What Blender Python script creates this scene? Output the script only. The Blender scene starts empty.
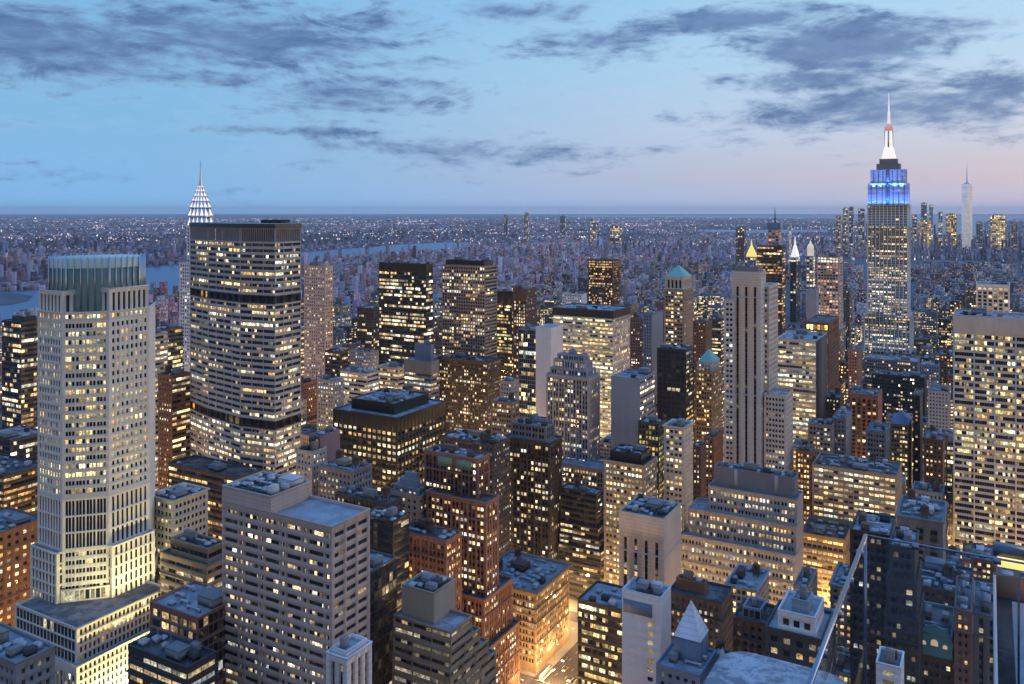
import bpy, bmesh, math, random
import numpy as np

# ------------------------------------------------------------------ camera, world, sun, exposure
F, HY, CZ = 840.0, 210.5, 260.0          # focal length in pixels, eye level row, eye height in metres
sc = bpy.context.scene
COL = sc.collection
cam_d = bpy.data.cameras.new('camera')
cam = bpy.data.objects.new('camera', cam_d)
COL.objects.link(cam)
cam.location = (0, 0, CZ)
cam.rotation_euler = (math.radians(90), 0, 0)
cam_d.sensor_width = 36.0
cam_d.lens = F / 1024 * 36
cam_d.shift_y = -(342 - HY) / 1024
cam_d.clip_start = 0.5
cam_d.clip_end = 200000
sc.camera = cam
sc.view_settings.view_transform = 'Standard'
sc.view_settings.look = 'None'
sc.view_settings.exposure = 0.36
sc.view_settings.gamma = 1.0
sc.view_settings.use_curve_mapping = False
sc.cycles.use_denoising = True
sc.cycles.max_bounces = 5
sc.cycles.diffuse_bounces = 1
sc.cycles.glossy_bounces = 2
sc.cycles.transmission_bounces = 4
sc.cycles.volume_bounces = 0
sc.cycles.transparent_max_bounces = 8
sc.cycles.sample_clamp_indirect = 3.0
sc.cycles.use_light_tree = True
sc.cycles.caustics_reflective = False
sc.cycles.caustics_refractive = False

SUN_EL, SUN_AZ = math.radians(5.0), math.radians(62.0)     # azimuth measured from +Y (south) towards +X (west)

class NT:
    """small helper round a node tree"""
    def __init__(self, tree):
        self.t = tree; self.n = tree.nodes; self.l = tree.links
        self.n.clear()
    def new(self, typ, **kw):
        nd = self.n.new(typ)
        for k, v in kw.items(): setattr(nd, k, v)
        return nd
    def put(self, sock, v):
        if v is None: return
        if isinstance(v, bpy.types.NodeSocket): self.l.new(v, sock)
        else: sock.default_value = v
    def math(self, op, a, b=None, c=None, clamp=False):
        nd = self.n.new('ShaderNodeMath'); nd.operation = op; nd.use_clamp = clamp
        for i, v in enumerate((a, b, c)):
            if v is not None: self.put(nd.inputs[i], v)
        return nd.outputs[0]
    def mix(self, fac, a, b, mode='MIX'):
        nd = self.n.new('ShaderNodeMix'); nd.data_type = 'RGBA'; nd.blend_type = mode
        self.put(nd.inputs[0], fac); self.put(nd.inputs[6], a); self.put(nd.inputs[7], b)
        return nd.outputs[2]
    def smooth(self, x, lo, hi, a=0.0, b=1.0):
        nd = self.n.new('ShaderNodeMapRange'); nd.interpolation_type = 'SMOOTHSTEP'
        for i, v in enumerate((x, lo, hi, a, b)): self.put(nd.inputs[i], v)
        return nd.outputs[0]
    def noise(self, vec, scale, detail=4, rough=0.55, dist=0.0):
        nd = self.n.new('ShaderNodeTexNoise')
        self.put(nd.inputs['Vector'], vec)
        nd.inputs['Scale'].default_value = scale; nd.inputs['Detail'].default_value = detail
        nd.inputs['Roughness'].default_value = rough; nd.inputs['Distortion'].default_value = dist
        return nd.outputs[0]
    def ramp(self, fac, stops, mode='LINEAR'):
        nd = self.n.new('ShaderNodeValToRGB'); nd.color_ramp.interpolation = mode
        el = nd.color_ramp.elements
        while len(el) > len(stops): el.remove(el[-1])
        while len(el) < len(stops): el.new(0.5)
        for e, (p, c) in zip(el, stops):
            e.position = p; e.color = (*c, 1) if len(c) == 3 else c
        self.put(nd.inputs[0], fac)
        return nd.outputs[0]
    def vmath(self, op, a, b):
        nd = self.n.new('ShaderNodeVectorMath'); nd.operation = op
        self.put(nd.inputs[0], a); self.put(nd.inputs[1], b)
        return nd.outputs[0]
    def comb(self, x, y, z):
        nd = self.n.new('ShaderNodeCombineXYZ')
        for i, v in enumerate((x, y, z)): self.put(nd.inputs[i], v)
        return nd.outputs[0]

world = bpy.data.worlds.new('World')
sc.world = world
world.use_nodes = True
def build_world():
    T = NT(world.node_tree)
    tc = T.new('ShaderNodeTexCoord')
    sp = T.new('ShaderNodeSeparateXYZ'); T.l.new(tc.outputs['Generated'], sp.inputs[0])
    X, Y, Z = sp.outputs
    az = T.math('ARCTAN2', X, Y)                       # 0 = due south, + = west
    hor = T.math('SQRT', T.math('ADD', T.math('MULTIPLY', X, X), T.math('MULTIPLY', Y, Y)))
    el = T.math('ARCTAN2', Z, hor)
    eln = T.math('DIVIDE', el, 1.5708, clamp=True)
    blue = T.ramp(eln, [(0.0, (0.20, 0.45, 0.76)), (0.022, (0.19, 0.42, 0.70)), (0.06, (0.18, 0.405, 0.65)),
                        (0.11, (0.185, 0.42, 0.67)), (0.17, (0.16, 0.385, 0.66)), (0.35, (0.11, 0.36, 0.90)), (1.0, (0.085, 0.40, 1.20))])
    pale = T.ramp(eln, [(0.0, (0.46, 0.47, 0.64)), (0.025, (0.50, 0.46, 0.54)), (0.06, (0.50, 0.555, 0.68)),
                        (0.11, (0.41, 0.58, 0.74)), (0.17, (0.32, 0.555, 0.765)), (0.4, (0.14, 0.40, 0.92)), (1.0, (0.085, 0.40, 1.20))])
    west = T.smooth(az, -0.5, 0.62)
    skyc = T.mix(west, blue, pale)
    glow = T.math('MULTIPLY', T.smooth(az, 0.25, 1.1), T.smooth(el, 0.16, 0.03))
    skyc = T.mix(T.math('MULTIPLY', glow, 0.32), skyc, (0.80, 0.55, 0.46, 1))
    # the half of the sky behind the viewer: warm horizon, tuned to fill the north walls
    back = T.smooth(Y, 0.15, -0.5)
    skyc = T.mix(back, skyc, T.ramp(eln, [(0.0, (0.56, 0.46, 0.36)), (0.25, (0.22, 0.275, 0.38)), (1.0, (0.085, 0.40, 1.20))]))
    # clouds: noise gathered where the evening clouds stand
    def px(x, y): return math.atan2(x - 512, F), math.atan2(HY - y, math.hypot(F, x - 512))
    blobs = [(60, 42, 130, 30, 1.0), (230, 38, 170, 30, 1.0), (370, 25, 90, 20, .7), (350, 95, 90, 22, .85), (470, 152, 130, 12, .85),
             (130, 68, 110, 14, .6), (570, 40, 60, 22, .55), (735, 20, 80, 10, 1.2), (610, 42, 60, 12, .8), (845, 45, 95, 24, 1.15), (900, 30, 80, 14, .9),
             (800, 80, 80, 12, .95), (900, 108, 140, 20, 1.0), (1000, 95, 80, 20, .9), (700, 118, 60, 9, .5), (60, 178, 110, 5, .3),
             (520, 12, 70, 10, .9), (590, 55, 90, 9, .7), (660, 30, 70, 8, .7), (180, 75, 120, 12, .75), (420, 62, 70, 9, .6), (320, 132, 80, 6, .75), (540, 155, 50, 8, .45)]
    dens = None
    for (bx, by, wx, wy, amp) in blobs:
        a0, e0 = px(bx, by); sx, sy = wx / F, wy / F * 1.1
        da = T.math('DIVIDE', T.math('SUBTRACT', az, a0), sx)
        de = T.math('DIVIDE', T.math('SUBTRACT', el, e0), sy)
        r2 = T.math('ADD', T.math('MULTIPLY', da, da), T.math('MULTIPLY', de, de))
        g = T.math('MULTIPLY', T.math('EXPONENT', T.math('MULTIPLY', r2, -0.7)), amp)
        dens = g if dens is None else T.math('MAXIMUM', dens, g)
    # elsewhere in the sky (out of the frame) plain broken cloud
    up = T.smooth(el, 0.26, 0.5)
    dens = T.math('MAXIMUM', dens, T.math('MULTIPLY', up, 0.30))
    v = T.comb(T.math('MULTIPLY', az, 9.5), T.math('MULTIPLY', el, 33.0), 3.7)
    n1 = T.noise(v, 1.0, 9, 0.68, 0.6)
    v2 = T.comb(T.math('MULTIPLY', az, 34.0), T.math('MULTIPLY', el, 105.0), 8.1)
    n2 = T.noise(v2, 1.0, 5, 0.55, 0.2)
    nn = T.math('ADD', T.math('MULTIPLY', n1, 0.66), T.math('MULTIPLY', n2, 0.34))
    dd = T.math('ADD', T.math('MULTIPLY', dens, 0.56), T.math('MULTIPLY', T.math('SUBTRACT', nn, 0.5), 1.7))
    cov = T.math('MULTIPLY', T.smooth(dd, 0.11, 0.54), 0.93)
    thin = T.math('MULTIPLY', T.smooth(T.math('ADD', T.math('MULTIPLY', dens, 0.2), nn), 0.45, 0.8), 0.28)
    thin = T.math('MULTIPLY', thin, T.smooth(el, 0.02, 0.10))
    skyc = T.mix(thin, skyc, (0.50, 0.68, 0.90, 1))
    ccol = T.mix(west, (0.032, 0.085, 0.25, 1), (0.052, 0.115, 0.28, 1))
    ccol = T.mix(T.smooth(nn, 0.45, 0.70), T.mix(0.30, ccol, (0.26, 0.42, 0.66, 1)), ccol)
    skyc = T.mix(cov, skyc, ccol)
    k_ = T.smooth(el, 0.2, 0.5, 0.91, 1.0); kc = T.new('ShaderNodeCombineColor'); [T.put(kc.inputs[i], k_) for i in range(3)]
    skyc = T.mix(1.0, skyc, kc.outputs[0], 'MULTIPLY')
    nish = T.new('ShaderNodeTexSky'); nish.sky_type = 'NISHITA'; nish.sun_disc = False
    nish.sun_elevation = math.radians(1.0); nish.sun_rotation = SUN_AZ
    b1 = T.new('ShaderNodeBackground'); T.l.new(nish.outputs[0], b1.inputs[0]); b1.inputs[1].default_value = 0.012
    b2 = T.new('ShaderNodeBackground'); T.l.new(skyc, b2.inputs[0]); b2.inputs[1].default_value = 1.0
    ad = T.new('ShaderNodeAddShader'); T.l.new(b1.outputs[0], ad.inputs[0]); T.l.new(b2.outputs[0], ad.inputs[1])
    out = T.new('ShaderNodeOutputWorld'); T.l.new(ad.outputs[0], out.inputs[0])
build_world()
world.cycles.sampling_method = 'MANUAL'
world.cycles.sample_map_resolution = 512

sun_d = bpy.data.lights.new('sun', 'SUN')
sun_d.energy = 0.55; sun_d.angle = math.radians(35); sun_d.color = (1.0, 0.79, 0.65)
sun = bpy.data.objects.new('sun', sun_d); COL.objects.link(sun)
from mathutils import Vector
sdir = Vector((math.sin(SUN_AZ) * math.cos(math.radians(12)), math.cos(SUN_AZ) * math.cos(math.radians(12)), math.sin(math.radians(12))))
sun.rotation_euler = sdir.to_track_quat('Z', 'Y').to_euler()
sun.location = (800, 400, 600)

# ------------------------------------------------------------------ the street grid and pixel helpers
TH = math.radians(29.6)
EV = np.array((-math.cos(TH), math.sin(TH)))      # towards the east along the streets
SV = np.array((math.sin(TH), math.cos(TH)))       # towards the south along the avenues
def gw(e, s): return EV * e + SV * s
def wg(p): return float(np.dot(p, EV)), float(np.dot(p, SV))
def pix(p, z): return 512 + p[0] / p[1] * F, HY + (CZ - z) / p[1] * F
def zat(y, Y): return CZ - (y - HY) / F * Y
def ground_at(x, y, z=0.0):
    Y = (CZ - z) * F / (y - HY)
    return ((x - 512) / F * Y, Y)
def solve(xl, xc, xr, Y, dmin=12.0):
    """the plan rectangle (e0,e1,s0,s1) of a building whose near corner stands at column xc, depth Y"""
    C = np.array(((xc - 512) / F * Y, Y))
    kl, kr = (xl - 512) / F, (xr - 512) / F
    w = (kl * C[1] - C[0]) / (EV[0] - kl * EV[1])
    den = SV[0] - kr * SV[1]
    d = (kr * C[1] - C[0]) / den if den > 0.02 else 40.0
    e0, s0 = wg(C)
    return (e0, e0 + max(w, 4), s0, s0 + min(max(d, dmin), 34 if xc > 845 else 90))
def rect_poly(r):
    e0, e1, s0, s1 = r
    return [gw(e1, s0), gw(e0, s0), gw(e0, s1), gw(e1, s1)]

# ------------------------------------------------------------------ materials
MATS = {}
def principled(name):
    m = bpy.data.materials.new(name); m.use_nodes = True
    T = NT(m.node_tree)
    b = T.new('ShaderNodeBsdfPrincipled'); o = T.new('ShaderNodeOutputMaterial')
    T.l.new(b.outputs[0], o.inputs[0])
    return m, T, b
def wall_mat(name, rgb, rough=0.8, var=0.16, streak=0.12, metal=0.0, course=0.0):
    if name in MATS: return MATS[name]
    m, T, b = principled(name)
    tc = T.new('ShaderNodeTexCoord'); oi = T.new('ShaderNodeObjectInfo')
    off = T.comb(T.math('MULTIPLY', oi.outputs['Random'], 311.0), T.math('MULTIPLY', oi.outputs['Random'], 97.0), 0.0)
    v = T.vmath('ADD', tc.outputs['Object'], off)
    n1 = T.noise(v, 0.06, 6, 0.6)
    vs = T.vmath('MULTIPLY', v, (0.5, 0.5, 0.035))
    n2 = T.noise(vs, 1.0, 4, 0.6)
    n3 = T.noise(v, 1.4, 3, 0.6)
    f = T.math('ADD', T.math('MULTIPLY', T.math('SUBTRACT', n1, 0.5), 2.2 * var), 1.0)
    f = T.math('ADD', f, T.math('MULTIPLY', T.math('SUBTRACT', n2, 0.5), 2.2 * streak))
    f = T.math('ADD', f, T.math('MULTIPLY', T.math('SUBTRACT', n3, 0.5), 0.25))
    f = T.math('MULTIPLY', f, T.math('ADD', T.math('MULTIPLY', oi.outputs['Random'], 0.16), 0.92))
    if course:
        wv = T.new('ShaderNodeTexWave'); wv.bands_direction = 'Z'; T.l.new(tc.outputs['Object'], wv.inputs[0]); wv.inputs['Scale'].default_value = course
        f = T.math('MULTIPLY', f, T.math('ADD', T.math('MULTIPLY', T.smooth(wv.outputs['Fac'], 0.03, 0.15), 0.18), 0.82))
    cb = T.new('ShaderNodeCombineColor')
    for i in range(3): T.put(cb.inputs[i], f)
    c = T.mix(1.0, (*rgb, 1), cb.outputs[0], 'MULTIPLY')
    T.l.new(c, b.inputs['Base Color'])
    b.inputs['Roughness'].default_value = rough; b.inputs['Metallic'].default_value = metal
    bp = T.new('ShaderNodeBump'); bp.inputs['Strength'].default_value = 0.25; bp.inputs['Distance'].default_value = 0.1
    T.l.new(n3, bp.inputs['Height']); T.l.new(bp.outputs[0], b.inputs['Normal'])
    MATS[name] = m
    return m
PAL = {   # name: (albedo, roughness)
    'pink_granite': ((.46, .355, .305), .6), 'limestone': ((.40, .37, .335), .8), 'pale_limestone': ((.53, .495, .445), .8), 'white_panel': ((.66, .66, .68), .6),
    'grey_stone': ((.20, .20, .205), .8), 'blue_grey_panel': ((.24, .29, .36), .6), 'pale_concrete': ((.50, .48, .46), .8), 'dark_concrete': ((.05, .049, .05), .8),
    'brown_brick': ((.125, .076, .054), .85), 'red_brick': ((.26, .135, .10), .85), 'orange_brick': ((.25, .12, .058), .85), 'tan_brick': ((.26, .195, .13), .85),
    'buff_brick': ((.31, .265, .20), .85), 'black_metal': ((.018, .018, .02), .35), 'bronze_metal': ((.05, .04, .032), .4), 'dark_glass_frame': ((.035, .045, .055), .3),
    'green_copper': ((.22, .42, .34), .7), 'gold_leaf': ((.80, .55, .14), .35), 'steel': ((.55, .56, .58), .3), 'teal_tile': ((.14, .30, .31), .5), 'mauve_brick': ((.24, .17, .19), .85),
    'cream_terracotta': ((.52, .46, .36), .7), 'slate_blue': ((.13, .18, .26), .6), 'umber': ((.058, .043, .035), .8), 'taupe': ((.27, .22, .195), .8), 'bright_stone': ((.63, .575, .50), .75), 'cool_stone': ((.33, .325, .32), .8), 'lavender_stone': ((.36, .36, .40), .8), 'mosaic_green': ((.20, .27, .17), .6),
}
def W(n):
    rgb, r = PAL[n]
    return wall_mat(n, rgb, r, course=(.16 if n in ('white_panel', 'blue_grey_panel', 'pale_limestone', 'lavender_stone') else 0.0), metal=(0.9 if n in ('steel',) else 0.6 if n == 'gold_leaf' else 0.0))
def roof_mat(name, rgb, patch, sc=1.0):
    if name in MATS: return MATS[name]
    m, T, b = principled(name)
    tc = T.new('ShaderNodeTexCoord'); oi = T.new('ShaderNodeObjectInfo')
    off = T.comb(T.math('MULTIPLY', oi.outputs['Random'], 211.0), T.math('MULTIPLY', oi.outputs['Random'], 57.0), 0.0)
    v = T.vmath('ADD', tc.outputs['Object'], off)
    n1 = T.noise(v, 0.16 * sc, 5, 0.65, 0.4); n2 = T.noise(v, 1.1 * sc, 4, 0.6)
    vo = T.new('ShaderNodeTexVoronoi'); vo.inputs['Scale'].default_value = 0.11 * sc; T.l.new(v, vo.inputs['Vector'])
    sep = T.new('ShaderNodeSeparateColor'); T.l.new(vo.outputs['Color'], sep.inputs[0])
    c = T.mix(T.smooth(n1, 0.42, 0.58), (*rgb, 1), (*patch, 1))
    c = T.mix(T.math('MULTIPLY', sep.outputs[0], 0.35), c, (*[x * .55 for x in rgb], 1))
    c = T.mix(T.math('MULTIPLY', T.smooth(n2, 0.5, 0.75), 0.4), c, (*[x * .5 for x in patch], 1))
    T.l.new(c, b.inputs['Base Color'])
    T.put(b.inputs['Roughness'], T.smooth(n1, 0.40, 0.62, 0.85, 0.45))
    MATS[name] = m
    return m
ROOFS = {
    'roof_tar': roof_mat('roof_tar', (.035, .036, .04), (.10, .10, .105)),
    'roof_gravel': roof_mat('roof_gravel', (.11, .115, .125), (.22, .225, .235)),
    'roof_pale': roof_mat('roof_pale', (.34, .36, .39), (.22, .235, .26)),
    'roof_silver': roof_mat('roof_silver', (.20, .215, .24), (.36, .38, .41)),
}
def window_mat():
    """glass: reflects the dusk; lit rooms behind it give off the light stored per pane in the attribute 'lit'"""
    m, T, b = principled('window_glass')
    at = T.new('ShaderNodeAttribute'); at.attribute_name = 'lit'
    geo = T.new('ShaderNodeNewGeometry')
    n = T.noise(geo.outputs['Position'], 0.75, 3, 0.65)
    n2 = T.noise(T.vmath('MULTIPLY', geo.outputs['Position'], (1.3, 1.3, 2.6)), 1.0, 2, 0.5)
    k = T.math('ADD', T.math('MULTIPLY', T.smooth(n, 0.30, 0.66), 0.9), 0.28)
    k = T.math('MULTIPLY', k, T.math('ADD', T.math('MULTIPLY', T.smooth(n2, 0.35, 0.6), 0.95), 0.62))
    b.inputs['Base Color'].default_value = (.018, .022, .03, 1)
    b.inputs['Roughness'].default_value = 0.08
    b.inputs['IOR'].default_value = 1.5
    T.l.new(at.outputs['Color'], b.inputs['Emission Color'])
    T.put(b.inputs['Emission Strength'], k)
    m.cycles.emission_sampling = 'NONE'
    return m
GLASS = window_mat()
def emit_mat(name, rgb, strength, base=(.5, .5, .5)):
    if name in MATS: return MATS[name]
    m, T, b = principled(name)
    b.inputs['Base Color'].default_value = (*base, 1)
    tc = T.new('ShaderNodeTexCoord')
    n = T.noise(tc.outputs['Object'], 0.5, 3, 0.6)
    b.inputs['Emission Color'].default_value = (*rgb, 1)
    T.put(b.inputs['Emission Strength'], T.math('MULTIPLY', T.math('ADD', T.math('MULTIPLY', n, 0.8), 0.6), strength))
    m.cycles.emission_sampling = 'NONE'
    MATS[name] = m
    return m
def plain_mat(name, rgb, rough=0.5, metal=0.0):
    if name in MATS: return MATS[name]
    m, T, b = principled(name)
    tc = T.new('ShaderNodeTexCoord')
    n = T.noise(tc.outputs['Object'], 2.0, 3, 0.6)
    c = T.mix(n, (*[x * .8 for x in rgb], 1), (*[min(1, x * 1.2) for x in rgb], 1))
    T.l.new(c, b.inputs['Base Color'])
    b.inputs['Roughness'].default_value = rough; b.inputs['Metallic'].default_value = metal
    MATS[name] = m
    return m

# ------------------------------------------------------------------ mesh helpers
def link(o, parent=None):
    COL.objects.link(o)
    if parent is not None: o.parent = parent
    return o
class Acc:
    """gathers quads (and one material index each) for a single mesh"""
    def __init__(self): self.v = []; self.f = []; self.mi = []; self.n = 0
    def add(self, verts, faces, mi=0):
        verts = np.asarray(verts, float).reshape(-1, 3); faces = np.asarray(faces, int).reshape(-1, 4)
        self.v.append(verts); self.f.append(faces + self.n); self.mi.append(np.full(len(faces), mi)); self.n += len(verts)
    def box(self, c, size, rot=None, mi=0):
        x, y, z = [s / 2 for s in size]
        p = np.array([(-x, -y, -z), (x, -y, -z), (x, y, -z), (-x, y, -z), (-x, -y, z), (x, -y, z), (x, y, z), (-x, y, z)])
        if rot: 
            ca, sa = math.cos(rot), math.sin(rot)
            p = np.stack([p[:, 0] * ca - p[:, 1] * sa, p[:, 0] * sa + p[:, 1] * ca, p[:, 2]], 1)
        self.add(p + np.array(c), [(0, 3, 2, 1), (4, 5, 6, 7), (0, 1, 5, 4), (1, 2, 6, 5), (2, 3, 7, 6), (3, 0, 4, 7)], mi)
    def prism(self, poly, z0, z1, top=True, mi=0, poly2=None):
        poly2 = poly if poly2 is None else poly2
        k = len(poly)
        v = [(p[0], p[1], z0) for p in poly] + [(p[0], p[1], z1) for p in poly2]
        f = [(i, (i + 1) % k, k + (i + 1) % k, k + i) for i in range(k)]
        if top:
            for i in range(1, k - 1, 2): f.append((k, k + i, k + i + 1, k + min(i + 2, k - 1)) if i + 2 < k else (k, k + i, k + i + 1, k + i + 1))
        f = [q if len(set(q)) == 4 else q for q in f]
        self.add(v, f, mi)
    def mesh(self, name, mats, origin=(0, 0, 0)):
        me = bpy.data.meshes.new(name)
        if not self.v: return me
        v = np.concatenate(self.v) - np.array(origin); f = np.concatenate(self.f); mi = np.concatenate(self.mi)
        deg = f[:, 2] == f[:, 3]
        if deg.any():
            me.from_pydata(v.tolist(), [], [tuple(q[:3]) if d else tuple(q) for q, d in zip(f.tolist(), deg)])
        else:
            me.vertices.add(len(v)); me.vertices.foreach_set('co', v.astype(np.float32).ravel())
            me.loops.add(4 * len(f)); me.loops.foreach_set('vertex_index', f.astype(np.int32).ravel())
            me.polygons.add(len(f)); me.polygons.foreach_set('loop_start', np.arange(0, 4 * len(f), 4, dtype=np.int32))
            me.update(calc_edges=True)
        me.polygons.foreach_set('material_index', mi.astype(np.int32))
        for m in (mats if isinstance(mats, (list, tuple)) else [mats]): me.materials.append(m)
        me.update()
        return me
    def build(self, name, mats, parent=None, origin=(0, 0, 0)):
        o = bpy.data.objects.new(name, self.mesh(name, mats, origin))
        return link(o, parent)
def lathe(acc, cx, cy, prof, seg=16, mi=0, rot=0.0, cap=True):
    """prof: list of (radius, z)"""
    v = []
    for r, z in prof:
        for i in range(seg):
            a = rot + 2 * math.pi * i / seg
            v.append((cx + r * math.cos(a), cy + r * math.sin(a), z))
    f = []
    for j in range(len(prof) - 1):
        for i in range(seg):
            k = (i + 1) % seg
            f.append((j * seg + i, j * seg + k, (j + 1) * seg + k, (j + 1) * seg + i))
    n = len(prof) - 1
    if cap:
        for i in range(1, seg - 1, 2):
            f.append((n * seg, n * seg + i, n * seg + i + 1, n * seg + min(i + 2, seg - 1)) if i + 2 < seg else (n * seg, n * seg + i, n * seg + i + 1, n * seg + i + 1))
    acc.add(v, f, mi)
def offset_poly(poly, d):
    k = len(poly); out = []
    for i in range(k):
        p0, p1, p2 = poly[i - 1], poly[i], poly[(i + 1) % k]
        a = (p1 - p0) / np.linalg.norm(p1 - p0); b = (p2 - p1) / np.linalg.norm(p2 - p1)
        na, nb = np.array((a[1], -a[0])), np.array((b[1], -b[0]))
        m = na + nb; q = m / max(np.dot(m, na), 0.2)
        out.append(p1 + q * d)
    return out
def tag(o, label=None, cat=None, group=None, kind=None):
    if label: o['label'] = label
    if cat: o['category'] = cat
    if group: o['group'] = group
    if kind: o['kind'] = kind
    return o

# ------------------------------------------------------------------ facades
WARM = [(1.0, .62, .26), (1.0, .75, .40), (1.0, .85, .57), (1.0, .93, .74), (.95, 1.0, .95)]
def lit_pattern(rng, nc, nr, st):
    p, run, lum = st['lit'], st['run'], st['lum']
    out = np.zeros((nc, nr, 3))
    tint = st.get('tint')
    rowf = rng.choice([0.45, 0.8, 1.0, 1.25, 1.9], nr, p=[.2, .2, .25, .2, .15]) if p < .85 else np.ones(nr)
    for j in range(nr):
        ids = np.cumsum(rng.random(nc) < 1.0 / run)
        val = rng.random(nc + 2)[ids]; br = np.exp(rng.normal(-.05, .5, nc + 2))[ids]; ci = rng.choice(5, nc + 2, p=[.22, .32, .26, .14, .06])[ids]
        on = val < p * rowf[j]
        on ^= rng.random(nc) < 0.09 * min(1, 2 * p)
        b = lum * br * np.exp(rng.normal(0, .30, nc)) * on
        c = np.array(WARM)[ci]
        if tint is not None: c = c * np.array(tint)
        out[:, j] = b[:, None] * c + (~on)[:, None] * (rng.random(nc) < .3)[:, None] * np.array((.035, .026, .014)) * lum * rng.random(nc)[:, None]
    glow = st.get('low')       # more rooms lit warm towards the street
    if glow:
        t = np.clip(1 - np.arange(nr) / max(1, nr * .45), 0, 1)
        out *= (1 + glow * t)[None, :, None]
    return out
S0 = dict(bay=3.4, row=3.7, pat=[(.24, .76)], h=(.26, .76), m=1.0, base=0.5, top=1.5, dep=.35, mode='hole', lit=.33, run=1.6, lum=1.15)
def S(**k): return {**S0, **k}
ST = dict(
    punch=S(), small=S(bay=2.7, pat=[(.27, .73)], h=(.28, .74), row=3.4),
    pair=S(bay=4.8, pat=[(.10, .43), (.57, .90)]), triple=S(bay=7.4, pat=[(.07, .31), (.38, .62), (.69, .93)], lit=.45),
    ribbon=S(bay=10.4, sub=4, pat=[(.004, .996)], h=(.32, .80), row=3.8, m=.4, run=4, lit=.42, dep=.4),
    ribbon_dark=S(bay=9.6, sub=4, pat=[(.01, .99)], h=(.26, .84), row=3.8, m=.3, run=4, lit=.34, dep=.12),
    curtain=S(bay=2.2, pat=[(.06, .94)], h=(.06, .90), row=3.8, m=.2, run=3, lit=.36, dep=.08, base=0, top=.6),
    grid=S(bay=2.7, pat=[(.16, .84)], h=(.18, .82), row=3.7, m=.5, run=2, lit=.4),
    vert=S(mode='vert', bay=3.2, pat=[(.20, .80)], h=(.30, .88), row=3.7, base=3, top=4, dep=.5),
    vpair=S(mode='vert', bay=5.2, pat=[(.09, .44), (.52, .87)], h=(.30, .86), row=3.6, base=3, top=3, dep=.55),
    blank=None)
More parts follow.
